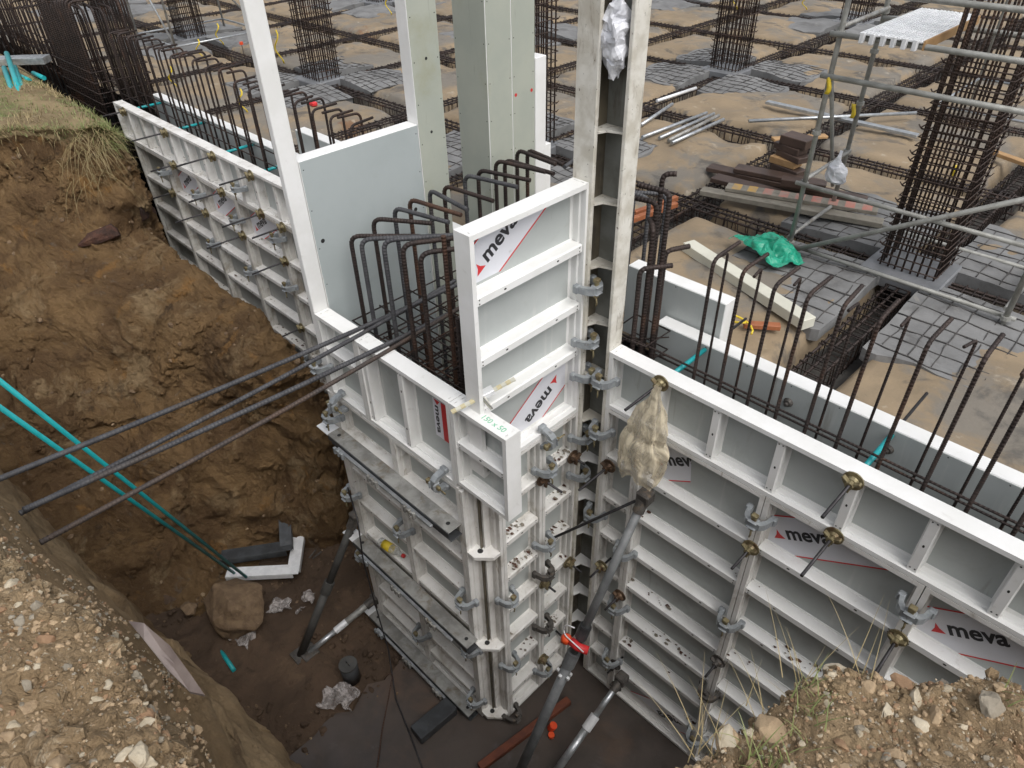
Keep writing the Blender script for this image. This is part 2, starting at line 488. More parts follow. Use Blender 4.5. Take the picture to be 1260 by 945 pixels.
def stone_mat(name, c1, c2):
    return mat(name, c1, c2, 14, 0.85, 0, layers=[((c1[0] * 1.3, c1[1] * 1.3, c1[2] * 1.3), 40, 0.58, 0.7, None, 0.7), ((0.2, 0.13, 0.07), 6, 0.58, 0.72, None, 0.5)],
               bump=[(35, 0.5, 0.01), (120, 0.4, 0.003)])
stTan = stone_mat('tan_stone', (0.37, 0.27, 0.165), (0.28, 0.2, 0.12))
stPale = stone_mat('pale_stone', (0.46, 0.40, 0.30), (0.36, 0.30, 0.21))
stOr = stone_mat('orange_brown_stone', (0.29, 0.185, 0.105), (0.22, 0.13, 0.072))
stGrey = stone_mat('grey_stone', (0.28, 0.245, 0.19), (0.21, 0.18, 0.135))
stBrown = stone_mat('brown_boulder_rock', (0.20, 0.135, 0.078), (0.13, 0.085, 0.05))
STM = [stTan, stPale, stOr, stGrey]
grassG = mat('green_grass_blade', (0.15, 0.185, 0.055), (0.21, 0.225, 0.085), 8, 0.6)
grassD = mat('dry_straw_blade', (0.34, 0.27, 0.14), (0.25, 0.2, 0.09), 8, 0.7)

def bag_mat(name, col, alpha):
    m, t, b = nodes(name)
    g = t.nodes.new('ShaderNodeNewGeometry')
    f = tex_noise(t, g.outputs['Position'], 12, 5, 0.6, 1.2, (1, 1, 0.3))
    c = mix(t, ramp(t, f, 0.35, 0.68), tuple(x * 0.72 for x in col), tuple(min(1, x * 1.2) for x in col))
    t.links.new(c, b.inputs['Base Color'])
    b.inputs['Roughness'].default_value = 0.32
    t.links.new(ramp(t, f, 0.3, 0.7, alpha - 0.15, min(1, alpha + 0.2)), b.inputs['Alpha'])
    bn = t.nodes.new('ShaderNodeBump'); bn.inputs['Strength'].default_value = 0.6; bn.inputs['Distance'].default_value = 0.01
    t.links.new(f, bn.inputs['Height']); t.links.new(bn.outputs[0], b.inputs['Normal'])
    return m
tanBag = bag_mat('tan_plastic_film', (0.72, 0.64, 0.48), 0.40)
clearPl = bag_mat('crumpled_clear_film', (0.52, 0.48, 0.46), 0.38)
bottleM = bag_mat('clear_bottle_plastic', (0.6, 0.62, 0.6), 0.35)

# ------------------------------------------------------------------ terrain: pit sides, floor
def catmull(P, t):
    n = len(P)
    i = min(n - 2, max(0, int(t)))
    f = t - i
    p0, p1, p2, p3 = P[max(0, i - 1)], P[i], P[i + 1], P[min(n - 1, i + 2)]
    return [0.5 * (2 * b + (c - a) * f + (2 * a - 5 * b + 4 * c - d) * f * f + (3 * b - a - 3 * c + d) * f ** 3) for a, b, c, d in zip(p0, p1, p2, p3)]

def rock(p, amp, f0, oct=4, gain=0.5):
    d = V((0, 0, 0)); a = amp; f = f0
    for _ in range(oct):
        n = noise.noise_vector(p * f)
        d += n * a
        a *= gain; f *= 2.1
    return d

def loft(rows, nu, tsamp, disp):
    """rows: [(key, [points])]; returns MB with a displaced grid and its points"""
    mb = MB()
    keys = [r[0] for r in rows]
    nr = len(rows)
    pts = []
    for j in range(nu):
        s = j / (nu - 1) * (nr - 1)
        i = min(nr - 2, int(s)); f = s - i
        prof = [V(a).lerp(V(b), f) for a, b in zip(rows[i][1], rows[i + 1][1])]
        for t in tsamp:
            p = V(catmull([tuple(q) for q in prof], t))
            pts.append(disp(p, t))
    nv = len(tsamp)
    mb.grid(nv, nu, lambda a, b: pts[b * nv + a])
    return mb, pts

def tseg(counts):
    out = []
    for i, c in enumerate(counts):
        out += [i + k / c for k in range(c)]
    return out + [float(len(counts))]

# the tall bank of earth beside the wall (profiles run from the grassy top down to the pit floor)
def lb_row(y, pts):
    return (y, [(x, y + dy, z) for x, dy, z in pts])
LB = [
    lb_row(-5.6, [(-16, 0, .35), (-11, 0, .3), (-8.6, 0, .25), (-8.1, 0, .1), (-7.6, 0, -.6), (-6.9, 0, -1.3), (-6.1, 0, -2.0), (-5.3, 0, -2.7), (-4.6, 0, -3.3), (-4.0, 0, -3.72), (-3.4, 0, -3.95)]),
    lb_row(-2.7, [(-16, 0, .35), (-11, 0, .3), (-8.6, 0, .22), (-8.1, 0, .05), (-7.6, 0, -.6), (-6.9, 0, -1.2), (-6.0, 0, -1.9), (-5.2, 0, -2.6), (-4.5, 0, -3.2), (-3.9, 0, -3.7), (-3.3, 0, -3.95)]),
    lb_row(-1.9, [(-16, 0, .35), (-11, 0, .28), (-8.3, 0, .2), (-7.8, 0, .06), (-7.4, 0, -.55), (-6.7, 0, -1.1), (-5.7, 0, -1.7), (-4.9, 0, -2.4), (-4.3, 0, -3.0), (-3.8, 0, -3.65), (-3.2, 0, -3.95)]),
    lb_row(-1.2, [(-16, 0, .35), (-11, 0, .25), (-7.7, 0, .18), (-7.25, 0, .05), (-7.0, 0, -.5), (-6.5, 0, -1.05), (-5.2, 0, -1.45), (-4.4, 0, -1.9), (-3.85, 0, -2.7), (-3.5, 0, -3.5), (-3.1, 0, -3.95)]),
    lb_row(-.62, [(-16, 0, .35), (-11, 0, .22), (-7.2, 0, .14), (-6.95, 0, .02), (-6.75, 0, -.5), (-6.55, 0, -1.08), (-4.9, 0, -1.28), (-3.68, 0, -1.18), (-3.22, 0, -2.0), (-3.05, 0, -3.0), (-3.0, 0, -3.95)]),
    lb_row(-.46, [(-16, 0, .3), (-11, 0, .2), (-7.2, 0, .05), (-6.95, 0, -.08), (-6.8, 0, -.6), (-6.6, 0, -1.25), (-4.9, 0, -1.42), (-3.7, 0, -1.35), (-3.25, 0, -2.1), (-3.1, 0, -3.1), (-3.0, 0, -3.95)]),
    lb_row(-.34, [(-16, .1, .1), (-11, .1, 0), (-7.7, .05, -.3), (-7.2, .02, -.8), (-6.9, 0, -1.3), (-6.7, 0, -1.9), (-4.9, 0, -1.9), (-3.75, 0, -1.8), (-3.4, 0, -2.5), (-3.2, 0, -3.3), (-3.0, 0, -3.95)]),
    lb_row(-.22, [(-16, .1, -2), (-11, .1, -2), (-7.7, 0, -2.6), (-7.2, 0, -3.2), (-6.9, 0, -3.5), (-6.7, 0, -3.8), (-4.9, 0, -3.85), (-3.8, 0, -3.85), (-3.5, 0, -3.9), (-3.3, 0, -3.92), (-3.0, 0, -3.98)]),
]
def lb_disp(p, t):
    k = smooth01(2.4, 3.2, t)
    edge = 1 - smooth01(-0.55, -0.3, p.y) * 0.75
    d = rock(p + V((3, 1, 7)), 0.05 + 0.15 * k, 0.8, 3, 0.5) * edge
    d += rock(p, 0.012 + 0.042 * k, 4.0, 6, 0.66) * edge
    rg = 1 - abs(noise.noise(p * V((1.6, 1.6, 2.4)).length * .55)) * 2
    d += V((.05, -.02, .02)) * (k * edge * rg * .5)
    # crumbled ledges
    d.x += k * 0.10 * edge * (abs(noise.noise(V((p.x * .5, p.y * 1.2, p.z * 3.2)))) - .25)
    return p + d
bank_mb, bank_pts = loft(LB, 300, tseg([5, 22, 14, 16, 22, 24, 30, 24, 22, 18, 12][:10]), lb_disp)
NB = len(tseg([5, 22, 14, 16, 22, 24, 30, 24, 22, 18, 12][:10]))
for i, f in enumerate(bank_mb.f):
    if (f[0] % NB) < 5 + 22 + 14 + 1: bank_mb.m[i] = 1
bank = kindset(link('earth_bank', bank_mb.mesh('earth_bank', [soil, soilTop])), 'structure')

# near gravel bank on which the camera stands: profiles per x from inland to the pit floor
def nb_row(x, ye, zt, w=1.0):
    return (x, [(x, ye - 3.0, zt + .1), (x, ye - 1.0, zt + .06), (x, ye - .45, zt + .05), (x, ye - .12, zt), (x + .02, ye, zt - .06), (x + .03, ye + .10 * w, zt - .42),
                (x + .02, ye + .24 * w, zt - 1.0), (x, ye + .46 * w, zt - 2.1), (x - .02, ye + .66 * w, -3.1), (x - .03, ye + .85 * w, -3.75), (x - .03, ye + 1.0, -3.98)])
NBR = [nb_row(-7.0, -3.9, .6), nb_row(-4.0, -3.65, .75), nb_row(-2.0, -3.48, .88), nb_row(-1.0, -3.36, .93), nb_row(-.44, -3.28, .97), nb_row(-.11, -3.21, .97), nb_row(.18, -3.18, .97),
       nb_row(.52, -3.11, .97, .8), nb_row(.97, -3.10, .97, .45), nb_row(1.24, -3.10, .97, .25), nb_row(1.7, -3.12, 1.0, .2), nb_row(2.2, -3.15, 1.0), nb_row(3.5, -3.25, 1.0)]
def nb_disp(p, t):
    d = rock(p + V((9, 4, 2)), 0.075, 1.6, 3, 0.5) + rock(p, 0.030, 6.0, 5, 0.62)
    d.y *= .55
    d.z += .018 * max(0, noise.noise(p * 11)) * (1 if t < 4.2 else 0)
    if t > 4.3: d += rock(p, .05, 3.0, 2)
    return p + d
nbt = tseg([14, 16, 26, 16, 12, 14, 16, 20, 16, 10])
near_mb, near_pts = loft(NBR, 420, nbt, nb_disp)
for i, f in enumerate(near_mb.f):
    if (f[0] % len(nbt)) > 14 + 16 + 26 + 16 + 5: near_mb.m[i] = 1
kindset(link('gravel_bank', near_mb.mesh('gravel_bank', [gravelSoil, gravelSlope])), 'structure')

# mound at the lower right
RIM = [(1.55, -3.1), (1.80, -2.75), (1.92, -2.36), (1.985, -2.16), (2.05, -1.93), (2.12, -1.80), (2.22, -1.74), (2.33, -1.67), (2.44, -1.56), (2.7, -1.46), (3.3, -1.2), (4.6, -.95)]
def rm_row(i, x, y):
    z = .98
    ix, iy = (.30, -.95) if x > 1.9 else (.6, -.8)
    ox, oy = (-.30, .95) if x > 1.9 else (-.9, .4)
    P = lambda k, zz: (x + ix * k, y + iy * k, zz)
    Q = lambda k, zz: (x + ox * k, y + oy * k, zz)
    return (i, [P(1.6, z + .1), P(.8, z + .07), P(.35, z + .06), P(.1, z + .02), (x, y, z - .04), Q(.05, z - .3), Q(.1, z - 1.0), Q(.16, z - 2.2), Q(.3, -3.3), Q(.5, -3.8), Q(.8, -3.98)])
RMR = [rm_row(i, *p) for i, p in enumerate(RIM)]
def rm_disp(p, t):
    d = rock(p + V((2, 8, 5)), 0.065, 2.2, 3, 0.5) + rock(p + V((1, 0, 3)), 0.020, 8.0, 4, 0.6)
    return p + d
mound_mb, mound_pts = loft(RMR, 330, tseg([16, 26, 26, 16, 12, 10, 10, 8, 8, 6]), rm_disp)
kindset(link('earth_mound', mound_mb.mesh('earth_mound', gravelSoil)), 'structure')

fl = MB()
def flz(i, j):
    x = -9 + i * 0.045; y = -5 + j * 0.045
    k = smooth01(-1.2, -2.2, x + noise.noise(V((x, y, 1)) * 1.5) * .4)
    return (x, y, -3.85 + k * (.06 + .08 * noise.noise(V((x, y, 0)) * 1.3) + .055 * noise.noise(V((x, y, 4)) * 3.7) + .02 * noise.noise(V((x, y, 7)) * 11)))
fl.grid(320, 122, flz)
kindset(link('pit_floor', fl.mesh('pit_floor', pitMud)), 'structure')
bl = MB()
bl.grid(60, 30, lambda i, j: (-1.35 + i * .12 + .12 * noise.noise(V((i * .4, j * .6, 0))), -2.95 + j * .125 + (.1 * noise.noise(V((i * .5, j, 3))) if j == 0 else 0), -3.80))
kindset(link('pit_floor_slab', bl.mesh('pit_floor_slab', pitConc)), 'structure')

# ------------------------------------------------------------------ the raft: ground, sand pads, beam cages
ZG = -0.30
GX0, GY0, GS = 0.88, 2.95, 2.2
gm = MB()
gm.grid(41, 31, lambda i, j: (-90 + i * 4.0, .62 + (j * 4.0 if j else 0), -.545))
ground = kindset(link('site_ground', gm.mesh('site_ground', trench)), 'structure')
padv = []
for k in range(8):
    mb = MB(); h = (GS - .24) / 2; n = 30
    oz = k * 13.7
    def fn(i, j):
        u = -1 + 2 * i / (n - 1); v = -1 + 2 * j / (n - 1)
        uu = math.copysign(abs(u) ** .75, u); vv = math.copysign(abs(v) ** .75, v)
        x, y = uu * h, vv * h
        wob = .05 * noise.noise(V((x * 2, y * 2, oz + 5)))
        e = 1 - max(abs(uu), abs(vv)) + wob * .8
        e2 = min(1 - abs(uu), 1 - abs(vv))
        z = -.34 + .33 * smooth01(-.01, .13, e) + .018 * smooth01(.1, .6, e)
        z += .045 * noise.noise(V((x * 1.4, y * 1.4, oz))) + .018 * noise.noise(V((x * 6, y * 6, oz))) - .05 * smooth01(.25, .6, noise.noise(V((x * 1.1, y * 1.1, oz + 40))))
        x += .07 * noise.noise(V((x * 1.9, y * 1.9, oz + 9))); y += .07 * noise.noise(V((x * 1.9, y * 1.9, oz + 19)))
        return (x, y, z)
    mb.grid(n, n, fn)
    padv.append(mb.mesh('sand_pad', sand))

def in_view(p, m=160):
    q = pj(p)
    return q is not None and -m < q[0] < CW + m and -m < q[1] < CH + m
npad = 0
for a in range(-2, 14):
    for b in range(-1, 12):
        cx, cy = GX0 + GS / 2 - GS * a, GY0 + GS / 2 + GS * b
        if b == -1:
            cx, cy = cx, GY0 - GS / 2
        if not any(in_view((cx + dx, cy + dy, ZG), 60) for dx in (-1, 0, 1) for dy in (-1, 0, 1)): continue
        o = link('sand_pad', random.choice(padv), ground)
        o.location = (cx, cy, ZG)
        o.rotation_euler = (0, 0, random.randrange(4) * math.pi / 2)
        npad += 1
# strip of fill between the edge beam and the wall forms
sp = MB()
sp.grid(220, 8, lambda i, j: (-17 + i * .1, .63 + .075 * j, -.36 + .03 * noise.noise(V((i * .15, j * .3, 2))) - (.16 if j == 7 else 0)))
link('sand_strip', sp.mesh('sand_strip', sand), ground)

# mesh-covered concrete quadrants round each column
meshWire = mat('cement_smeared_wire', (.085, .08, .076), (.045, .042, .04), 9, .8)
def mesh_slab(cx, cy, sx, sy, L=1.16, far=False):
    mb = MB()
    n = 22
    x0, x1 = (0.16, L); y0, y1 = (.16, L)
    def top(i, j, dz=0):
        u = x0 + (x1 - x0) * i / (n - 1); v = y0 + (y1 - y0) * j / (n - 1)
        w = .16 * noise.noise(V((u * 3 + cx, v * 3 + cy, 7)))
        u2 = u + (w if i == n - 1 else 0); v2 = v + (w if j == n - 1 else 0)
        return (cx + sx * u2, cy + sy * v2, ZG + .052 + .020 * noise.noise(V((u * 3 + cx, v * 3, 1))) + .012 * noise.noise(V((u * 9, v * 9 + cy, 4))) - .045 * smooth01(.45, 1.15, max(u, v)) + dz)
    mb.grid(n, n, top)
    rim = [(i, 0) for i in range(n)] + [(n - 1, j) for j in range(1, n)] + [(i, n - 1) for i in range(n - 2, -1, -1)] + [(0, j) for j in range(n - 2, 0, -1)]
    a = len(mb.v)
    for i, j in rim: mb.v.append(V(top(i, j)))
    for i, j in rim: mb.v.append(V(top(i, j, -.10)))
    k = len(rim)
    for q in range(k):
        mb.face([a + q, a + (q + 1) % k, a + k + (q + 1) % k, a + k + q])
    o = link('concrete_blinding_slab', mb.mesh('concrete_blinding_slab', concGrey), ground)
    if not far:
        r = MB()
        m = max(7, int(L / .165))
        for q in range(m):
            f = .25 + (L - .3) * q / (m - 1)
            jit = lambda: random.uniform(-.01, .01)
            zz = ZG + .0545
            for axis in (0, 1):
                pts = []
                for e in range(9):
                    g = .17 + (L - .24) * e / 8
                    u, v = (f, g) if axis == 0 else (g, f)
                    pts.append((cx + sx * u + jit(), cy + sy * v + jit(), ZG + .052 + .020 * noise.noise(V((u * 3 + cx, v * 3, 1))) - .045 * smooth01(.45, 1.15, max(u, v)) + .001 + .003 * axis + .006 * noise.noise(V((u * 4, v * 4, cx)))))
                r.tube(pts, .0055, 4)
        q = link('mesh_wires', r.mesh('mesh_wires', meshWire), o); q['kind'] = 'stuff'

cols = [(.86 - 4.42 * i, 2.98 + 4.4 * j) for i in range(0, 6) for j in range(0, 4)]
cols = [c for c in cols if in_view((c[0], c[1], -.2), 30) or in_view((c[0], c[1], 1.6), 30) or in_view((c[0], c[1], 3.0), 10)]
for cx, cy in cols:
    d = (V((cx, cy, 0)) - CAM).length
    for sx in (-1, 1):
        for sy in (-1, 1):
            mesh_slab(cx + .02, cy - .03, sx, sy, (1.5 if (d < 6 and sx < 0) else 1.3) if d < 8 else 1.12, d > 14)

def beam_cage(p0, p1, lab, grp):
    p0, p1 = V(p0), V(p1)
    d = (p1 - p0).normalized(); s = V((-d.y, d.x, 0))
    L = (p1 - p0).length
    t = thing('beam_rebar_cage', lab, 'rebar cage', grp)
    for k, (o, z) in enumerate(((-.085, -.322), (0, -.318), (.085, -.322), (-.085, -.50), (.085, -.50))):
        mb = MB()
        n = max(2, int(L / 1.1))
        mb.tube([p0 + d * (L * i / n) + s * (o + .012 * noise.noise(V((i * 1.3, k, p0.x)))) + V((0, 0, z + .012 * noise.noise(V((i * 1.7, k + 9, p0.y))))) for i in range(n + 1)], .012, 5)
        part('longitudinal_bar', mb, rebar, t)
    mb = MB()
    q = 0.0
    while q < L:
        c = p0 + d * (q + random.uniform(-.02, .02))
        if in_view((c.x, c.y, -.3), 40):
            w = .098; r = [c - s * w + V((0, 0, -.308)), c + s * w + V((0, 0, -.303)), c + s * w + V((0, 0, -.51)), c - s * w + V((0, 0, -.51))]
            sk = d * random.uniform(-.03, .03)
            r[0] += sk; r[1] += sk
            mb.tube(r + [r[0]], .006, 4, caps=False)
        q += .085
    if mb.v: part('stirrups', mb, rebar, t, stuff=True)
ORD = ['first', 'second', 'third', 'fourth', 'fifth', 'sixth', 'seventh', 'eighth', 'ninth', 'tenth', 'eleventh', 'twelfth']
G_BEAM = 'rebar cages lying in the trenches of the raft'
XL = [(-.6, 3.6), (-.6, 3.6), (-.6, 3.6)]
for k in range(-1, 9):
    y = GY0 + GS * k if k >= 0 else .86
    xs = [x * .25 for x in range(-140, 18) if in_view((x * .25, y, -.3), 30)]
    if not xs: continue
    lab = ('low rusty cage along the raft edge, just beyond the white inner forms' if k == -1 else
           'rusty trench cage parallel to the pit wall, %s out from the white inner forms' % ORD[k])
    beam_cage((min(xs), y, 0), (max(xs), y, 0), lab, None if k == -1 else G_BEAM)
for k in range(-1, 12):
    x = GX0 - GS * k
    ys = [y * .25 for y in range(4, 100) if in_view((x, y * .25, -.3), 30)]
    if len(ys) < 3: continue
    beam_cage((x, max(1.02, min(ys)), 0), (x, max(ys), 0), ('rusty trench cage running away from the wall under the big column cage' if k == 0 else 'rusty trench cage running away from the wall at the photo edge beyond the big column cage' if k < 0 else 'rusty trench cage running away from the wall, %s trench past the big column cage' % ORD[k - 1]), G_BEAM + ' across')

# ------------------------------------------------------------------ column cages
rebarCol = rebar_mat('brown_rebar', (0.070, 0.045, 0.035), (0.045, 0.031, 0.026), (0.10, 0.056, 0.036))
barM, stirM, plinthMesh = {}, None, None
def column(cx, cy, lab, zt=3.6, zs=3.4, pitch=.10, near=True):
    t = thing('column_rebar_cage', lab, 'rebar cage', 'column cages standing on the raft', Matrix.Translation((cx, cy, 0)))
    hx, hy = .215, .185
    r = .0092
    key = (round(zt, 2))
    if key not in barM:
        mb = MB(); mb.tube([(0, 0, -.26), (0, 0, zt * .5), (0, 0, zt)], r, 6)
        barM[key] = mb.mesh('vertical_bar', rebarCol)
    pos = []
    nx, ny = 8, 6
    for i in range(nx):
        x = -hx + 2 * hx * i / (nx - 1)
        pos += [(x, -hy), (x, hy)]
    for j in range(1, ny - 1):
        y = -hy + 2 * hy * j / (ny - 1)
        pos += [(-hx, y), (hx, y)]
    for x, y in pos:
        o = link('vertical_bar', barM[key], t)
        o.location = (x + random.uniform(-.006, .006), y + random.uniform(-.006, .006), 0)
        o.rotation_euler = (random.uniform(-.004, .004), random.uniform(-.004, .004), 0)
    global stirM
    if stirM is None:
        mb = MB()
        a, b = hx + .018, hy + .018
        mb.tube([(-a, -b, 0), (a, -b, 0.006), (a, b, 0), (-a, b, .006), (-a, -b, 0.01)], .0058, 5)
        mb.tube([(-a, -b, 0), (-a - .02, -b - .015, .03)], .0045, 4)
        stirM = mb.mesh('stirrup', rebarCol)
    z = -.2
    while z < zs:
        o = link('stirrup', stirM, t)
        o.location = (random.uniform(-.006, .006), random.uniform(-.006, .006), z)
        o.rotation_euler = (random.uniform(-.03, .03), random.uniform(-.03, .03), random.choice((0, math.pi)) + random.uniform(-.02, .02))
        z += pitch * random.uniform(.8, 1.2)
    return t
for i, (cx, cy) in enumerate(cols):
    near = abs(cx - .86) < .1 and cy < 4
    q = pj((cx, cy, .3))
    if near: lab = 'big rusty column cage standing inside the scaffold tower'
    elif abs(cx + 3.56) < .2 and 6 < cy < 9: lab = 'rusty column cage on a dark square plinth among sand pads, clear of any scaffold'
    elif abs(cx + 3.56) < .2 and cy < 4: lab = 'rusty column cage mostly hidden behind the tall grey pier forms'
    elif abs(cx + 7.98) < .2 and cy < 4: lab = 'rusty column cage standing just beyond the tall white corner post'
    elif abs(cx - .86) < .2 and cy < 9: lab = 'rusty column cage behind the scaffold deck'
    elif cy < 4 and cx < -10 and cx > -14: lab = 'rusty column cage inside the small far scaffold'
    else: lab = 'distant rusty column cage in the %s row of columns, %s along it' % (ORD[round((cy - 2.98) / 4.4)], ORD[round((.86 - cx) / 4.42)])
    column(cx, cy, lab, 3.6, 1.35 if near else 3.3, .066 if near else .095)
    mb = MB(); mb.box((cx - .33, cy - .32, -.36), (cx + .30, cy + .24, -.235), .012)
    if near:
        pl = 'dark wet concrete plinth under the big column cage in the scaffold'
    else:
        pl = ['dark plinth under a column cage in the %s row of columns, %s along it' % (ORD[round((cy - 2.98) / 4.4)], ORD[round((.86 - cx) / 4.42)])][0]
    solo('concrete_plinth', mb, plinthM, pl, 'plinth', 'plinths under the column cages')

# ------------------------------------------------------------------ formwork panels
RAIL = [(0, 0), (0, .12), (.030, .12), (.030, .097), (.024, .092), (.024, .078), (.034, .072), (.034, .052), (.027, .047), (.027, .022), (.046, .017), (.046, 0)]
mesh_cache = {}
def cached(key, fn):
    if key not in mesh_cache: mesh_cache[key] = fn()
    return mesh_cache[key]

def clip(poly, a, b, c):
    """keep a*x+b*y<=c"""
    out = []
    for p, q in zip(poly, poly[1:] + poly[:1]):
        dp, dq = a * p[0] + b * p[1] - c, a * q[0] + b * q[1] - c
        if dp <= 0: out.append(p)
        if dp * dq < 0:
            s = dp / (dp - dq)
            out.append((p[0] + (q[0] - p[0]) * s, p[1] + (q[1] - p[1]) * s))
    return out

def text_geo(txt, size, bold=.012):
    cu = bpy.data.curves.new('lettering', 'FONT')
    cu.body = txt; cu.size = size; cu.offset = bold * size; cu.extrude = 0.0; cu.resolution_u = 3
    ob = bpy.data.objects.new('lettering', cu)
    COL.objects.link(ob)
    bpy.context.view_layer.update()
    me = bpy.data.meshes.new_from_object(ob.evaluated_get(bpy.context.evaluated_depsgraph_get()))
    vs = [tuple(v.co) for v in me.vertices]; fs = [list(p.vertices) for p in me.polygons]
    bpy.data.objects.remove(ob); bpy.data.meshes.remove(me); bpy.data.curves.remove(cu)
    return vs, fs
MEVA = text_geo('meva', .105, .028)
mw = max(v[0] for v in MEVA[0]); mx0 = min(v[0] for v in MEVA[0])

def sticker(parent, rect, org, ang, n=.0165, tear=None, scale=1.0):
    """printed film on a facing, clipped to a cell: rect=(s0,t0,s1,t1), org = start of the word"""
    c, s = math.cos(ang), math.sin(ang)
    W = lambda a, b: (org[0] + (a * c - b * s) * scale, org[1] + (a * s + b * c) * scale)
    def cell(poly):
        for a, b, k in ((-1, 0, -rect[0]), (1, 0, rect[2]), (0, -1, -rect[1]), (0, 1, rect[3])):
            poly = clip(poly, a, b, k)
            if not poly: return None
        if tear is not None: poly = clip(poly, 1, .12, tear)
        return poly
    def flat(name, poly, nn, m, par):
        poly = cell(poly)
        if not poly or len(poly) < 3: return None
        mb = MB(); mb.prism(poly, (0, 0, nn - .0005), (1, 0, 0), (0, 1, 0), (0, 0, .0008))
        return part(name, mb, m, par)
    st = flat('sticker', [W(-1, -.125), W(1.2, -.125), W(1.2, .17), W(-1, .17)], n, stickerM, parent)
    if st is None: return
    def sub(name, polys, m, nn):
        mb = MB()
        for poly in polys:
            poly = cell(poly)
            if poly and len(poly) >= 3: mb.prism(poly, (0, 0, nn), (1, 0, 0), (0, 1, 0), (0, 0, .0006))
        if mb.v: part(name, mb, m, st)
    sub('printed_line', [[W(-1, -.128), W(1.2, -.128), W(1.2, -.119), W(-1, -.119)]], redM, n + .0006)
    sub('printed_line', [[W(-1, .163), W(1.2, .163), W(1.2, .172), W(-1, .172)]], redM, n + .0006)
    sub('printed_arrow', [[W(-.095, -.002), W(-.018, -.002), W(-.045, .03), W(-.0565, .064), W(-.068, .03)]], redM, n + .0006)
    vs, fs = MEVA
    k = .285 / (mw - mx0)
    sub('lettering', [[W((vs[i][0] - mx0) * k, vs[i][1] * k * 1.0) for i in f] for f in fs], blackPrint, n + .0008)

def panel(label, M, w, h, hribs=(), vribs=(), group=None, frame_m=None, rib_m=None, sheet_m=None, stickers=(), holes=True, name='formwork_panel', simple=False):
    fm = frame_m or white; rm = rib_m or fm; sm = sheet_m or sheet
    t = thing(name, label, 'formwork panel', group, M)
    def rail(key, fn):
        return cached(('rail', key, fm.name), lambda: fn().mesh('frame_rail', [fm, darkhole]))
    def upright():
        mb = MB(); mb.prism(RAIL, (0, 0, 0), (1, 0, 0), (0, 0, 1), (0, h, 0))
        return mb
    def upright2():
        mb = MB(); mb.prism(RAIL, (0, 0, 0), (-1, 0, 0), (0, 0, 1), (0, h, 0))
        return mb
    a = link('frame_rail', rail(('u', h), upright), t); a.location = (0.0015, 0, 0)
    a = link('frame_rail', rail(('v', h), upright2), t); a.location = (w - 0.0015, 0, 0)
    def bot():
        mb = MB(); mb.prism([(p, n * .996) for p, n in RAIL], (.032, 0, 0), (0, 1, 0), (0, 0, 1), (w - .064, 0, 0)); return mb
    def top():
        mb = MB(); mb.prism([(p, n * .996) for p, n in RAIL], (.032, 0, 0), (0, -1, 0), (0, 0, 1), (w - .064, 0, 0)); return mb
    a = link('frame_rail', rail(('b', w), bot), t); a.location = (0, .0015, 0)
    a = link('frame_rail', rail(('t', w), top), t); a.location = (0, h - .0015, 0)
    mb = MB(); mb.box((.004, .004, -.002), (w - .004, h - .004, .014))
    part('facing_sheet', mb, sm, t)
    def rib_mesh(L, horiz):
        def fn():
            mb = MB()
            pr = [(-.036, .014), (-.036, .02), (-.028, .026), (-.028, .098), (-.022, .108), (.022, .108), (.028, .098), (.028, .026), (.036, .02), (.036, .014)]
            if horiz: mb.prism(pr, (0, 0, 0), (0, 1, 0), (0, 0, 1), (L, 0, 0))
            else: mb.prism(pr, (0, 0, 0), (1, 0, 0), (0, 0, 1), (0, L, 0))
            if holes:
                n = max(1, int(L / .3))
                for i in range(n):
                    q = L * (i + .5) / n
                    c = (q, 0) if horiz else (0, q)
                    e = [(math.cos(a) * (.010 if horiz else .006), math.sin(a) * (.006 if horiz else .010)) for a in [k * math.pi / 4 for k in range(8)]]
                    mb.prism(e, (c[0], c[1], .1075), (1, 0, 0), (0, 1, 0), (0, 0, .0012), 1)
                for q in (.022, L - .022):
                    for dd in (-.012, .012):
                        c = (q, dd) if horiz else (dd, q)
                        e = [(math.cos(a) * .005, math.sin(a) * .005) for a in [k * math.pi / 3 for k in range(6)]]
                        mb.prism(e, (c[0], c[1], .1075), (1, 0, 0), (0, 1, 0), (0, 0, .0012), 1)
            return mb.mesh('rib', [rm, darkhole])
        return cached(('rib', round(L, 3), horiz, holes, rm.name), fn)
    for y in hribs:
        o = link('rib', rib_mesh(w - .068, True), t); o.location = (.034, y, 0)
    for x in vribs:
        o = link('rib', rib_mesh(h - .068, False), t); o.location = (x, .034, 0)
    for s in stickers:
        sticker(t, *s)
    return t

G_R = None
ZB = -3.78
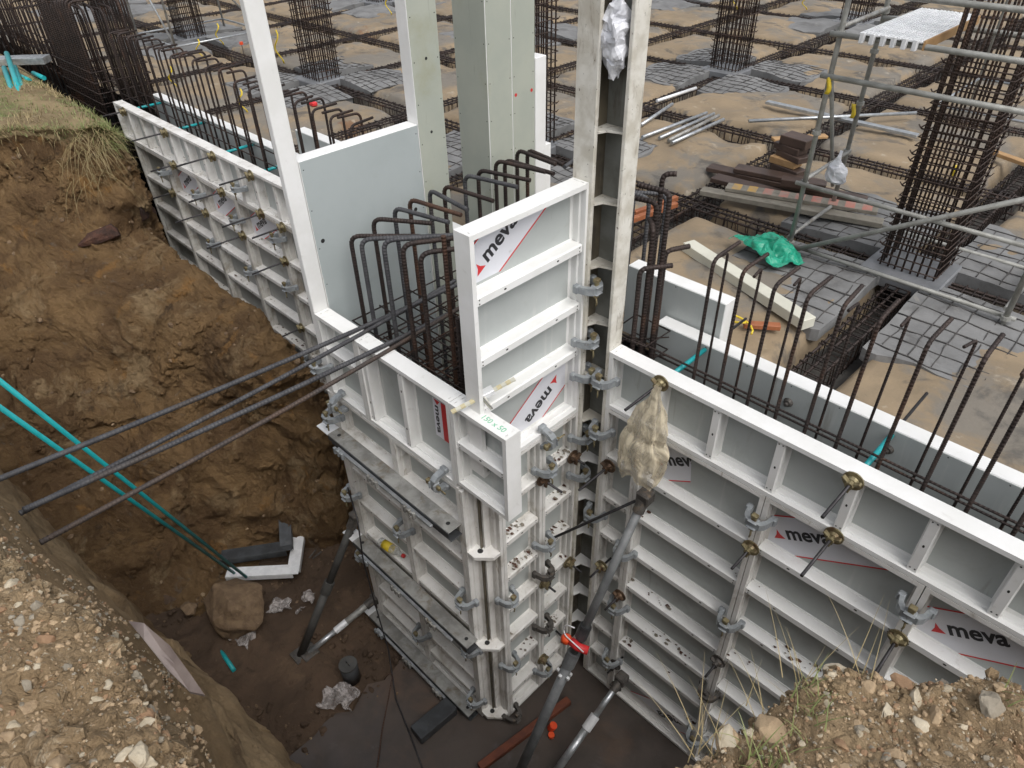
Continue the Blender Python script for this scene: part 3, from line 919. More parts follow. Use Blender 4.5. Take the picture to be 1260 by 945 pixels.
# right wall, outer face: x right, z up, normal -y, facing sheet at y = .12
def RW(x, z): return frame((x, .12, z), (1, 0, 0), (0, 0, 1), (0, -1, 0))
panel('long bright white edging panel lying along the top of the pit wall, with upright ribs', RW(0, -.46), 3.3, .46,
      vribs=[.39, .80, 1.21, 1.63, 2.03, 2.42, 2.83])
whiteL = mat('dusty_trench_shade_coat', (0.62, 0.605, 0.57), (0.50, 0.485, 0.45), 5, 0.6,  # darker white: trench shade put into the base tone, with dirt layers over it
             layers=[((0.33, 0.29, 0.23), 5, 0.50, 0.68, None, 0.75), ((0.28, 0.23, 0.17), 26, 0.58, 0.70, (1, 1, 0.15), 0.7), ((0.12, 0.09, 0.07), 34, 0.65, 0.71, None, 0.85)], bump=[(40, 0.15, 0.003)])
sheetL = mat('dusty_trench_shade_facing', (0.34, 0.35, 0.335), (0.29, 0.295, 0.28), 2.2, 0.6,  # facing grey lowered likewise for shade beside the bank, plus dirt streaks
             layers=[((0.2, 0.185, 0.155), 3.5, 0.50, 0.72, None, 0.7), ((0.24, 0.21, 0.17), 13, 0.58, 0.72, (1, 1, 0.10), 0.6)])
RZ_ = [-.93, -1.34, -1.76, -2.17, -2.58, -2.99, -3.40]
HR = [z - ZB for z in RZ_]
A33 = math.radians(32)
HW = -.463 - ZB
panel('narrow white panel of the pit wall squeezed beside the inner corner', RW(0, ZB), .30, HW, hribs=HR, frame_m=whiteD)
panel('white ribbed panel of the pit wall behind the tan plastic bag', RW(.302, ZB), .908, HW, hribs=HR, frame_m=whiteD, rib_m=white,
      stickers=[((.04, HR[0] + .03, .87, HW - .05), (.168, -.775 - ZB), A33, .0165, .365 + .12 * 3.03), ((.04, .05, .87, HR[6] - .03), (.70, -3.545 - ZB), A33 + math.pi)])
panel('white ribbed panel in the middle of the pit wall with a red arrow sticker', RW(1.212, ZB), .908, HW, hribs=HR, frame_m=whiteD, rib_m=white,
      stickers=[((.04, HR[0] + .03, .87, HW - .05), (.165, -.795 - ZB), A33)])
panel('white ribbed panel at the end of the pit wall, partly hidden by the earth mound', RW(2.122, ZB), .908, HW, hribs=HR, frame_m=whiteD, rib_m=white,
      stickers=[((.04, HR[0] + .03, .87, HW - .05), (.195, -.80 - ZB), A33)])
panel('last white panel of the pit wall beyond the mound', RW(3.032, ZB), .908, HW, hribs=HR, frame_m=whiteD, rib_m=white)

# pier side, normal +x, facing at x = -.313
def PS(y, z): return frame((-.313, y, z), (0, 1, 0), (0, 0, 1), (1, 0, 0))
panel('raised clean white panel above the pier corner with a large diagonal sticker', PS(-.97, -.58), .93, 1.68,
      hribs=[.72 + .555, .31 + .56, -.04 + .555],
      stickers=[((.04, .72 + .61, .89, 1.64), (-.76 + .97, .84 + .58), math.radians(34)), ((.04, .04, .89, .50), (-.255 + .97, -.295 + .58), math.radians(214))])
SR = [-1.0, -1.41, -1.82, -2.23, -2.64, -3.05, -3.46]
SRH = [z - ZB for z in SR]
HS = -.583 - ZB
panel('white ribbed panel low on the pier side, next to the outer corner post', PS(-.83, ZB), .41, HS, hribs=SRH, frame_m=whiteD, rib_m=whiteD)
panel('narrow white ribbed panel low on the pier side, beside the stained inner corner post', PS(-.418, ZB), .375, HS, hribs=SRH, frame_m=whiteD, rib_m=whiteD)

# pier front, normal -y, facing at y = -.904
def PF(x, z): return frame((x, -.904, z), (1, 0, 0), (0, 0, 1), (0, -1, 0))
panel('small clean white panel at the start of the pier top under the long loose bars', PF(-1.89, -.78), .49, .73, hribs=[.42])
p = panel('clean white panel amid the pier top with an upright red and white label', PF(-1.398, -.78), .98, .73, vribs=[.02 + .03, .47])
panel('small clean white panel overhanging the pier corner, stencilled in green', PF(-.416, -.74), .493, .69, hribs=[.36])
# upright printed label on the middle panel
mb = MB(); mb.prism([(0, 0), (.15, 0), (.15, .33), (0, .33)], (.68, .22, .0165), (1, 0, 0), (0, 1, 0), (0, 0, .0008))
lb = part('label_plate', mb, stickerM, p)
mb = MB(); mb.prism([(.085, 0), (.15, 0), (.15, .33), (.085, .33)], (.68, .22, .0173), (1, 0, 0), (0, 1, 0), (0, 0, .0006))
mb.prism([(.012, .325), (.075, .325), (.045, .285)], (.68, .22, .0173), (1, 0, 0), (0, 1, 0), (0, 0, .0006))
part('printed_band', mb, redM, lb)
mb = MB(); vs, fs = MEVA
for f in fs:
    mb.prism([(.022 + vs[i][1] * .62, .275 - (vs[i][0] - mx0) * .24 / (mw - mx0)) for i in f], (.68, .22, .0173), (1, 0, 0), (0, 1, 0), (0, 0, .0006))
part('lettering', mb, blackPrint, lb)
FR = [-1.20, -1.61, -2.02, -2.44, -2.85, -3.26, -3.55]
FRH = [z - ZB for z in FR]
HF = -.785 - ZB
panel('white ribbed panel on the pier front, by the earth bank', PF(-1.89, ZB), .755, HF, hribs=FRH, frame_m=whiteD, rib_m=whiteD)
panel('white ribbed panel on the pier front, by the outer corner post', PF(-1.132, ZB), .73, HF, hribs=FRH, frame_m=whiteD, rib_m=whiteD)

# outer corner post of the pier
t = thing('outer_corner_post', 'worn white angle post closing the outer corner of the pier', 'corner post')
for nm, O, A, B in (('flange_rail', (-.398, -.904, ZB), (1, 0, 0), (0, -1, 0)), ('flange_rail', (-.313, -.832, ZB), (0, -1, 0), (1, 0, 0))):
    mb = MB(); mb.prism([(0, 0), (0, .12), (.028, .12), (.028, .1), (.020, .095), (.020, .08), (.032, .07), (.032, .045), (.024, .04), (.024, .02), (.08, .015), (.08, 0)], O, A, B, (0, 0, -.80 - ZB))
    part(nm, mb, whiteD, t)
for z in (-3.73, -2.62, -1.45):
    mb = MB(); mb.prism([(-.396, -1.022), (-.30, -1.022), (-.195, -.925), (-.195, -.836), (-.31, -.836), (-.396, -.904)], (0, 0, z), (1, 0, 0), (0, 1, 0), (0, 0, .032))
    mb.disc((-.31, -.95, z + .032), (0, 0, 1), .022, .0015, 10, 1)
    part('tie_plate', mb, [whiteD, darkhole], t)
mb = MB(); mb.box((-.33, -.93, ZB), (-.318, -.91, -.82)); part('core_angle', mb, plyBrown, t)

# inner corner element (tall, mortar-stained)
def inner_corner(label, zt, zb):
    t = thing('inner_corner_post', label, 'corner post')
    mb = MB(); mb.box((-.318, -.052, zb), (-.170, -.024, zt), .004); part('flange', mb, whiteG, t)
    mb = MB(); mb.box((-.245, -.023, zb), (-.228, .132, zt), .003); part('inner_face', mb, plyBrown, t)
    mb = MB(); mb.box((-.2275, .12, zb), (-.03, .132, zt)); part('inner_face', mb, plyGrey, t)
    mb = MB(); mb.box((-.0285, .0, zb), (-.0015, .128, zt), .004); part('flange', mb, whiteG, t)
    z = 1.37
    zs = []
    while z > zb + .1: zs.append(z); z -= .412
    for z in [1.78] + zs:
        if z > zt: continue
        mb = MB(); mb.prism([(-.227, -.0225), (-.170, -.0225), (-.150, .030), (-.0865, .0515), (-.0295, .066), (-.0295, .119), (-.227, .119)], (0, 0, z), (1, 0, 0), (0, 1, 0), (0, 0, .012))
        part('stiffener_plate', mb, whiteG if z > -.9 else white, t)
    return t
inner_corner('tall mortar-stained channel post standing in the inner corner of pier and wall', 2.6, ZB)

# pier far side: gray inner faces seen above the rim
def tallpanel(name, label, lo, hi, faces, edge_m=white):
    """leaf with a facing on one side: faces = which box face carries the facing"""
    t = thing(name, label, 'formwork panel')
    mb = MB(); mb.box(lo, hi, .003); part('frame_body', mb, edge_m, t)
    lo, hi = V(lo), V(hi)
    for f, m in faces:
        mb = MB()
        if f == 'x': mb.box((hi.x - .001, lo.y + .004, lo.z + .004), (hi.x + .003, hi.y - .004, hi.z - .004))
        if f == 'y': mb.box((lo.x + .004, lo.y - .003, lo.z + .004), (hi.x - .004, lo.y + .001, hi.z - .004))
        part('facing_sheet', mb, m, t)
    # screw dots along the facing edges
    mb = MB()
    for f, m in faces:
        n = int((hi.z - lo.z) / .28)
        for i in range(n):
            z = hi.z - .06 - i * .28
            if f == 'x':
                for y in (lo.y + .022, hi.y - .022): mb.disc((hi.x + .0028, y, z), (1, 0, 0), .0045, .0008, 6)
            else:
                for x in (lo.x + .022, hi.x - .022): mb.disc((x, lo.y - .0028, z), (0, -1, 0), .0045, .0008, 6)
    part('screw_heads', mb, darkhole, t, stuff=True)
    return t
tallpanel('formwork_panel', 'pale grey inner face of the short panel between two tall posts', (-2.01, -.898, ZB), (-1.893, .078, 1.032), [('x', sheetIn)])
tp = tallpanel('corner_leg_panel', 'tall greenish grey leg post rising behind the pale grey panel', (-2.01, .082, ZB), (-1.893, .335, 2.9), [('x', sheetGreen)])
t = tallpanel('corner_post', 'tall two-sided greyish green corner post in the middle behind the bent bars', (-2.25, .782, -1.2), (-1.893, 1.04, 2.9), [('x', sheetGreen), ('y', sheetGreen)])
tallpanel('formwork_panel', 'tall greenish grey panel joined to the two-sided corner post', (-2.01, 1.043, -1.2), (-1.893, 1.30, 2.9), [('x', sheetGreen)])
mb = MB(); mb.box((-2.01, 1.304, -.6), (-1.885, 1.43, 1.255), .004)
solo('timber_filler', mb, white, 'shorter white upright filler beside the tall grey corner post', 'upright')
t = thing('corner_upright', 'tall plain white upright at the pier corner by the earth bank', 'upright')
mb = MB(); mb.box((-1.945, -1.022, -.78), (-1.8925, -.902, 2.9), .004); part('bar_body', mb, white, t)
mb = MB(); mb.box((-1.955, -1.026, ZB), (-1.8935, -.902, -.784), .004); part('lower_bar', mb, whiteD, t)
mb = MB(); mb.box((-1.975, -.98, .98), (-1.946, -.92, 1.06), .003); part('bracket', mb, white, t)

t = bpy.data.objects['corner_leg_panel']
for nm, y, z, m in (('tie_hole', .20, .95, darkhole), ('tie_hole', .21, 1.45, darkhole)):
    mb = MB(); mb.disc((-1.8905, y, z), (1, 0, 0), .011, .0012, 10); part(nm, mb, m, t)
t2 = [o for o in bpy.data.objects if o.get('label', '').startswith('tall greenish grey panel joined')][0]
for y, z in ((1.08, 1.02), (1.26, 1.02)):
    mb = MB(); mb.disc((-1.8905, y, z), (1, 0, 0), .014, .0012, 10); part('red_plug', mb, redM, t2)
t3 = [o for o in bpy.data.objects if o.get('label', '').startswith('pale grey inner face')][0]
for y, z in ((-.84, .46), (-.02, .42)):
    mb = MB(); mb.disc((-1.8905, y, z), (1, 0, 0), .016, .0012, 12); part('tie_hole', mb, darkhole, t3)
# inner form of the wall (sheet faces the pit side at y = .49), normal +y
def IW(x, z): return frame((x, .492, z), (-1, 0, 0), (0, 0, 1), (0, 1, 0))
def inner_panel(label, x0, x1, z0, z1, y=.49, plugs=()):
    t = thing('inner_form_panel', label, 'formwork panel')
    mb = MB(); mb.box((x0, y + .004, z0), (x1, y + .12, z1), .004); part('frame_body', mb, white, t)
    mb = MB(); mb.box((x0 + .004, y, z0 + .004), (x1 - .004, y + .005, z1 - .006)); part('facing_sheet', mb, sheet, t)
    mb = MB(); n = int((x1 - x0) / .3)
    for i in range(n): mb.disc((x0 + .1 + i * .3, y + .0005, z1 - .02), (0, -1, 0), .0045, .0008, 6)
    if n: part('screw_heads', mb, darkhole, t, stuff=True)
    for x, z in plugs:
        mb = MB(); mb.disc((x, y, z), (0, -1, 0), .032, .02, 12, 0, .022); mb.disc((x, y - .02, z), (0, -1, 0), .012, .02, 8, 0); part('tie_cone', mb, clampD, t)
    return t
inner_panel('long inner form panel with grey face and white top edge behind the rising bars', .012, 4.2, -2.6, 0, plugs=[(1.02, -.14), (1.63, -.14)])
inner_panel('short raised inner panel with a white end, just beyond the long inner form', -.35, .43, -.30, .255, .622)
inner_panel('inner form panel with grey face and white top edge beside the far starter bars', -8.18, -4.9, -2.6, 0)
inner_panel('inner form panel with white top edge reaching the tall white upright', -4.895, -2.05, -2.6, 0)
inner_panel('white panel end poking up beyond the tall white upright', -4.72, -3.9, -.3, .25, .622)
inner_panel('white panel end visible between the two tall grey posts', -2.45, -1.95, -.3, .5, 1.45)

# left stretch of the outer wall form
t = panel('long white edging panel on top of the wall beside the earth bank', RW(-8.23, -.46), 3.27, .46, vribs=[.37 + .41 * i for i in range(7)], frame_m=whiteD, rib_m=whiteD)
panel('white edging panel on top of the wall running behind the tall white upright', RW(-4.955, -.46), 2.95, .46, vribs=[.3 + .41 * i for i in range(6)], frame_m=whiteD, rib_m=whiteD)
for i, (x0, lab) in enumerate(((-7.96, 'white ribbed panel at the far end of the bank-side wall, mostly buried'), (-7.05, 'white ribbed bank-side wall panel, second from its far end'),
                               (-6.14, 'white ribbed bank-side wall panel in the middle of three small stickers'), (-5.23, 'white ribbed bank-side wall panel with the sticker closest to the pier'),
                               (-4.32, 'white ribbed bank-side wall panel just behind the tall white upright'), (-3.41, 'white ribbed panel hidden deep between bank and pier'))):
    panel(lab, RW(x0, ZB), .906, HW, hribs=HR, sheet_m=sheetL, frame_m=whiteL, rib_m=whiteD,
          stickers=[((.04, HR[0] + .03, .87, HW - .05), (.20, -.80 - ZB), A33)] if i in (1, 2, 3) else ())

# ------------------------------------------------------------------ walers on the pier front
def waler(label, x0, x1, z):
    t = thing('steel_waler', label, 'waler')
    y0, y1 = -1.028, -1.15
    mb = MB(); mb.box((x0, y1 + .003, z - .008), (x1, y0, z), .002)
    mb.disc((x0 + .08, -1.09, z), (0, 0, 1), .016, .0015, 10, 1); mb.disc((x1 - .07, -1.09, z), (0, 0, 1), .016, .0015, 10, 1)
    part('top_flange', mb, [galvDirty, darkhole], t)
    mb = MB(); mb.box((x0, y1, z - .052), (x1, y1 + .007, z - .009), .002); part('web', mb, darkSteel, t)
    mb = MB(); mb.box((x0 + .16, y1 - .032, z - .052), (x1 - .16, y1 - .004, z - .03), .004); part('guide_rail', mb, galv, t)
    mb = MB(); mb.box((x0, y1 + .02, z - .11), (x1, y0, z - .1), .002); part('bottom_flange', mb, darkSteel, t)
    mb = MB(); mb.box((x0 - .17, y1 + .004, z - .022), (x0 - .002, y0 - .002, z - .012), .002)
    mb.disc((x0 - .09, -1.09, z - .012), (0, 0, 1), .015, .0015, 10, 1)
    part('end_plate', mb, [bright, darkhole], t)
    L = x1 - x0
    for k in range(3):
        x = x0 + L * (.14 + .3 * k)
        mb = MB()
        mb.box((x - .035, y1 - .048, z - .055), (x + .035, y1 - .032, z - .03), .003)
        for q in (-.05, 0, .05): mb.box((x + q - .011, y1 - .052, z - .08), (x + q + .011, y1 - .028, z - .015), .003)
        part('wedge_fitting', mb, galvDirty if k else clampM, t)
    return t
waler('uppermost dusty steel waler across the pier front', -1.88, -.40, -1.13)
waler('middle steel waler across the pier front with a bottle resting above it', -1.90, -.33, -2.47)
waler('lowest steel waler across the pier front near the pit floor', -1.94, -.42, -3.68)

# ------------------------------------------------------------------ clamps and ties
def clamp_meshes():
    mb = MB()
    pr = [(-.085, .035), (-.085, .06), (-.07, .12), (-.045, .15), (.045, .15), (.07, .12), (.085, .06), (.085, .035), (.060, .035), (.052, .09), (.034, .115), (-.034, .115), (-.052, .09), (-.060, .035)]
    # local: X across seam, Y up, Z out
    mb.prism(pr, (0, -.024, 0), (1, 0, 0), (0, 0, 1), (0, .048, 0))
    mb.box((-.10, -.03, .02), (-.056, .03, .06), .008); mb.box((.056, -.03, .02), (.10, .03, .06), .008); mb.box((-.03, -.03, .11), (.03, -.02, .165), .004); mb.box((-.03, .02, .11), (.03, .03, .165), .004)
    jaw = mb
    mb2 = MB()
    mb2.box((-.016, -.06, .125), (.016, .07, .146), .004)
    mb2.tube([(0, -.06, .136), (.004, -.10, .14), (0, -.12, .138)], .006, 6)
    mb2.box((-.02, .05, .118), (.02, .075, .152), .004)
    return jaw, mb2
J, Wd = clamp_meshes()
jawA, jawB = J.mesh('clamp_jaw', clampM), J.mesh('clamp_jaw', clampD)
wedA, wedB = Wd.mesh('clamp_wedge', brass), Wd.mesh('clamp_wedge', clampD)
def clamp(M, label, dirty=False, group=None, roll=0):
    t = thing('panel_clamp', label, 'clamp', group, M @ Matrix.Rotation(roll, 4, 'Z'))
    link('clamp_jaw', jawB if dirty else jawA, t)
    link('clamp_wedge', wedB if dirty else wedA, t)
def RWs(x, z): return frame((x, .045, z), (1, 0, 0), (0, 0, 1), (0, -1, 0))
def PSs(y, z): return frame((-.24, y, z), (0, 1, 0), (0, 0, 1), (1, 0, 0))
def PFs(x, z): return frame((x, -.98, z), (1, 0, 0), (0, 0, 1), (0, -1, 0))
H90 = math.pi / 2
clamp(RWs(-.005, -.21), 'grey clamp gripping the bright edging panel to the stained corner post')
clamp(RWs(-.005, -.66), 'grey clamp on the narrow panel just below the bright edging panel')
clamp(RWs(-.005, -1.52), 'grey clamp low on the stained corner post behind the long tie rod')
clamp(RWs(.30, -1.72), 'grey clamp on the pit wall seam crossed by the big raking prop')
clamp(RWs(.30, -2.42), 'dull clamp with a rusty plate on the seam beside the raking prop, below mid height')
clamp(RWs(.30, -3.22), 'clamp on the lowest part of the seam beside the raking prop')
clamp(RWs(1.212, -.62), 'grey clamp at the top of the middle seam, under the edging panel')
clamp(RWs(1.212, -1.68), 'grey clamp with yellow wedge halfway down the middle seam')
clamp(RWs(1.212, -2.62), 'muddy dark clamp on the middle seam near the mound', True)
clamp(RWs(1.212, -3.35), 'pale clamp at the foot of the middle seam by the mound')
clamp(RWs(2.122, -.62), 'large grey clamp with yellow wedge beside the lowest visible sticker')
for z, lab in ((.44, 'grey clamp highest on the raised panel edge'), (.04, 'grey clamp second down on the raised panel edge'), (-.24, 'grey clamp third down on the raised panel edge'),
               (-.80, 'grey clamp on the pier side just under the raised panel by the corner post'), (-1.18, 'grey clamp low on the pier side where a long rod passes')):
    clamp(PSs(-.04, z), lab)
clamp(PSs(-.42, -.585), 'grey clamp lying sideways across the foot of the raised panel', roll=H90)
for z, lab, d in ((-.86, 'grey clamp on the pier side seam below the raised panel', 0), (-1.66, 'grey clamp on the pier side seam at the end of the long rod', 0),
                  (-2.02, 'dark muddy clamp on the pier side seam above mid height', 1), (-2.75, 'dark muddy clamp on the pier side seam beside the orange collar', 1), (-3.45, 'muddy clamp at the foot of the pier side seam', 0)):
    clamp(PSs(-.42, z), lab, bool(d))
for z, lab, d in ((-1.95, 'grey clamp on the outer corner post, pier side, at mid height', 0), (-2.86, 'dull clamp on the outer corner post, pier side, under the middle waler', 0), (-3.72, 'dark clamp at the foot of the outer corner post', 1)):
    clamp(PSs(-.83, z), lab, bool(d))
for z, lab in ((-1.98, 'grey clamp on the outer corner post, front side, between the upper walers'), (-2.64, 'grey clamp under the end of the middle waler'), (-3.45, 'pale clamp on the corner post just above the lowest waler')):
    clamp(PFs(-.40, z), lab)
for z, lab in ((-1.75, 'grey clamp on the pier front seam under the uppermost waler'), (-3.22, 'grey clamp on the pier front seam above the lowest waler')):
    clamp(PFs(-1.132, z), lab)
clamp(PFs(-.54, -.78), 'bright steel clamp hooked sideways under the labelled panel', roll=H90)
clamp(PFs(-1.74, -.78), 'grey clamp sideways under the loose bars at the start of the pier top', roll=H90)
clamp(PFs(-1.90, -.50), 'grey clamp on the pier edge next to the earth bank, under the loose bars')
clamp(PFs(-1.90, -1.0), 'grey clamp on the pier edge just above the uppermost waler')
clamp(PFs(-1.90, -1.9), 'dusty clamp on the pier edge between the upper walers', False)
clamp(PFs(-1.92, -2.75), 'bright clamp on the pier edge under the middle waler')
for x, z, lab in ((-7.05, -.62, 'small grey clamp on the bank-side wall, at its far end'), (-6.14, -.66, 'small grey clamp on the bank-side wall between the first two stickers'),
                  (-5.23, -.70, 'small grey clamp on the bank-side wall between the last two stickers'), (-4.95, -.25, 'grey clamp on the bank-side edging panel joint'), (-4.32, -.62, 'pale clamp on the bank-side wall beside the tall white upright'),
                  (-6.14, -1.3, 'dull clamp half way down the bank-side wall, above the soil shoulder'), (-5.23, -1.35, 'dull clamp on the bank-side wall above the deepest gap'), (-4.32, -1.2, 'clamp in the rubble-strewn cell by the tall white upright'), (-4.32, -2.2, 'dull clamp low in the gap between bank and wall')):
    clamp(RWs(x, z), lab)

# ties: rod through the wall, winged plate nut, teal sleeve
def nut_meshes(m):
    mb = MB()
    mb.disc((0, 0, 0), (0, 0, 1), .056, .009, 18)
    mb.disc((0, 0, .01), (0, 0, 1), .034, .02, 12, 0, .026)
    mb.disc((0, 0, .03), (0, 0, 1), .022, .03, 8)
    for k in range(3):
        a = k * 2 * math.pi / 3 + .5
        M = Matrix.Rotation(a, 4, 'Z')
        mb.box((.015, -.008, .022), (.056, .008, .05), .003, M=M)
    return mb.mesh('plate_nut', m)
nutA, nutB, nutC = nut_meshes(brass), nut_meshes(rustNut), nut_meshes(clampD)
def tie(M, label, out, back=0.0, nut=None, sleeve=False, group=None, washer=0.0):
    t = thing('tie_rod_assembly', label, 'tie rod', group, M)
    mb = MB(); mb.tube([(0, 0, -back), (0, 0, out)], .0095, 8); part('tie_rod', mb, rodM, t)
    link('plate_nut', nut or nutA, t)
    if sleeve:
        mb = MB(); mb.tube([(0, 0, -.485), (0, 0, -.125)], .016, 10); part('sleeve', mb, teal, t)
def RWt(x, z): return frame((x, -.002, z), (1, 0, 0), (0, 0, 1), (0, -1, 0))
def PSt(y, z): return frame((-.19, y, z), (0, 1, 0), (0, 0, 1), (1, 0, 0))
tie(RWt(.41, -.035), 'tie rod with brass plate nut on the edging panel, holding the tan bag', .36, 1.0, sleeve=True)
tie(RWt(1.62, -.035), 'tie rod with brass plate nut on the bright edging panel, farther from the pier', .35, 1.0, sleeve=True)
tie(RWt(1.63, -.46), 'long tie rod with brass plate nut below the bright edging panel', .38, .4)
tie(RWt(1.212, -.92), 'tie rod with brass plate nut on the middle seam beside the red arrow sticker', .23, .4)
tie(RWt(2.122, -.92), 'tie rod with olive plate nut on the seam next to the mound', .34, .4)
tie(RWt(1.212, -2.22), 'muddy tie rod and nut low on the middle seam', .18, .4, nutC)
tie(RWt(.08, -.97), 'tie rod with rusty plate nut between the bag and the inner corner', .34, .4, nutB)
tie(RWt(.10, -2.10), 'short tie rod with brass nut deep in the inner corner', .16, .4)
tie(RWt(.30, -2.30), 'tie rod with rusty nut beside the raking prop', .2, .4, nutB)
tie(RWt(.34, -3.30), 'muddy tie nut at the base of the seam near the orange collar', .12, .3, nutC)
tie(RWt(.38, -3.62), 'muddy tie nut at the foot of the pit wall by the silver prop', .12, .3, nutC)
tie(PSt(-.43, -.98), 'short tie rod with brown plate nut on the pier side below the raised panel', .19, .4, nutB)
tie(PSt(-.10, -.99), 'short tie rod with brown nut on the pier side next to the corner', .12, .4, nutB)
tie(PSt(-.40, -2.21), 'short tie rod with brass nut on the pier side seam at mid height', .13, .4)
tie(PSt(-.10, -2.22), 'short tie rod with brass nut deep in the corner, pier side', .15, .4)
tie(PSt(-.10, -3.35), 'tie nut at the foot of the pier side in the corner', .1, .3, nutC)
tie(PSt(-.42, -3.32), 'dark brass tie nut at the foot of the pier side seam', .12, .3)
# long rod running across the inner corner
mb = MB(); mb.tube([(.42, -.04, -1.02), at('x', -.17, 676, 664)], .011, 8)
solo('tie_rod', mb, rodM, 'long dark rod slanting across the inner corner from the bag to the pier side', 'rod')
GT = 'tie rods along the bank-side wall'
for x, z, o_, lab in ((-7.88, -.05, .3, 'tie rod with pale nut at the far end of the bank-side edging panel'), (-6.66, -.05, .42, 'tie rod with pale nut on the bank-side edging panel, second from the far end'),
                      (-5.46, -.04, .42, 'tie rod with pale nut on the bank-side edging panel, third from the far end'), (-4.64, -.04, .35, 'tie rod with pale nut on the bank-side edging panel by the tall white upright'),
                      (-6.7, -.45, .3, 'tie rod below the bank-side edging panel at its far part'), (-5.48, -.45, .4, 'tie rod below the bank-side edging panel, above the middle sticker'), (-4.62, -.45, .45, 'tie rod below the bank-side edging panel, above the sticker by the pier'),
                      (-7.05, -.9, .3, 'tie rod on the bank-side seam beside the soil edge'), (-6.14, -.9, .4, 'tie rod on the bank-side seam under the first two stickers'), (-5.23, -.9, .45, 'tie rod on the bank-side seam under the last two stickers'),
                      (-4.32, -.9, .4, 'tie rod on the bank-side seam against the tall white upright'), (-4.2, -.47, .35, 'tie rod passing behind the tall white upright'), (-4.32, -1.75, .5, 'long tie rod over the gap beside the tall white upright')):
    tie(RWt(x, z), lab, o_, .5, nutA, sleeve=z > -.1)

# ------------------------------------------------------------------ reinforcement
def bar_pts(p, z0, z1, hook, hl, br=.055):
    p = V(p)
    h = V(hook).normalized()
    return fillet([V((p.x, p.y, z0)), V((p.x, p.y, z1)), V((p.x, p.y, z1)) + h * hl], br, 5)
def ribbed(mb, pts, r, sides=8, pitch=.013, rib=.0016):
    """deformed bar: resampled path with raised ribs"""
    out, rr = [], []
    for a, b in zip(pts, pts[1:]):
        L = (b - a).length; n = max(1, int(L / (pitch / 2)))
        for k in range(n):
            out.append(a.lerp(b, k / n))
    out.append(pts[-1])
    rr = [r + (rib if i % 2 else -rib * .3) for i in range(len(out))]
    mb.tube(out, r, sides, rr=rr)

# right wall
t = thing('wall_starter_bars', 'rows of bent dark starter bars rising out of the wall beside the lumber', 'rebar cage')
xs_f = [.53, .71, .90, 1.08, 1.26, 1.44, 1.67, 1.90, 2.11, 2.32, 2.53, 2.75]
for i, x in enumerate(xs_f):
    mb = MB()
    yaw = random.uniform(-.12, .10) + (.12 if i < 5 else .0)
    pts = bar_pts((x, .17, 0), -1.5, .79 + random.uniform(-.02, .03), (math.sin(yaw) * 1, math.cos(yaw), .22), .19 + random.uniform(-.02, .03), .07)
    ribbed(mb, pts, .0105, 7)
    part('starter_bar', mb, rebar, t)
xs_b = [.47, .69, .92, 1.25, 1.50, 1.81, 2.04, 2.27, 2.5]
for x in xs_b:
    mb = MB()
    pts = bar_pts((x, .44, 0), -1.5, .70 + random.uniform(-.02, .02), (random.uniform(-.2, .2), -1, .05), .11 + random.uniform(-.03, .03), .03)
    ribbed(mb, pts, .008, 6)
    part('starter_bar', mb, rebar, t)
for k, (y, z) in enumerate(((.20, .015), (.42, -.2), (.20, -.25), (.42, -.5), (.2, -.55))):
    mb = MB(); mb.tube([(-.2 + i * .5, y + .008 * noise.noise(V((i, k, 0))), z + .012 * noise.noise(V((i, k, 5)))) for i in range(9)], .0075, 6)
    part('horizontal_bar', mb, rebar, t)

# pier cage
t = thing('pier_rebar_cage', 'heavy cage of thick hooked bars inside the open pier form', 'rebar cage')
def hookbar(x, y, z1, ang, hl, r=.0155, m=rebar, up=0.0, z0=-2.2, br=.075):
    mb = MB(); ribbed(mb, bar_pts((x, y, 0), z0, z1, (math.cos(ang), math.sin(ang), up), hl, br), r, 8, .016, .0018)
    part('hooked_bar', mb, m, t)
D = math.radians
for y, z, a, m in ((-.71, .50, 42, rebar), (-.51, .56, 32, rebar), (-.32, .58, 12, rebarGrey), (-.18, .60, 8, rebarRust), (.01, .61, -6, rebarGrey), (.15, .60, 6, rebar), (.36, .62, 12, rebarGrey),
                   (.50, .62, 14, rebar), (.69, .64, 10, rebar), (.79, .62, 4, rebar), (.93, .66, -4, rebar), (1.05, .63, -8, rebar)):
    hookbar(-1.74, y, z, D(a), .46 + random.uniform(-.03, .04), m=m)
for x, z, a, m in ((-1.50, .58, 48, rebarGrey), (-1.24, .66, 52, rebarGrey), (-1.04, .70, 58, rebar), (-.87, .70, 58, rebar)):
    hookbar(x, -.78, z, D(a), .50, m=m)
for x, y, z, a, hl in ((-.62, 1.0, .62, 205, .36), (-.55, .9, .66, 235, .34), (-.45, .95, .62, 190, .3), (-.42, 1.12, .6, 215, .34), (-1.05, 1.2, .64, 300, .34), (-1.3, 1.25, .66, 285, .36)):
    hookbar(x, y, z, D(a), hl, .0145, m=rebarGrey)
mb = MB(); ribbed(mb, [V((-.78, -.66, -2.2)), V((-.78, -.66, .80))], .0145, 8, .016, .0018); part('straight_bar', mb, rebarRust, t)
for x, y in ((-.5, -.7), (-.48, -.5), (-.48, -.3), (-.6, -.75), (-1.3, .1)):
    mb = MB(); ribbed(mb, [V((x, y, -2.2)), V((x, y, .35))], .0145, 7, .016, .0018); part('straight_bar', mb, rebar, t)
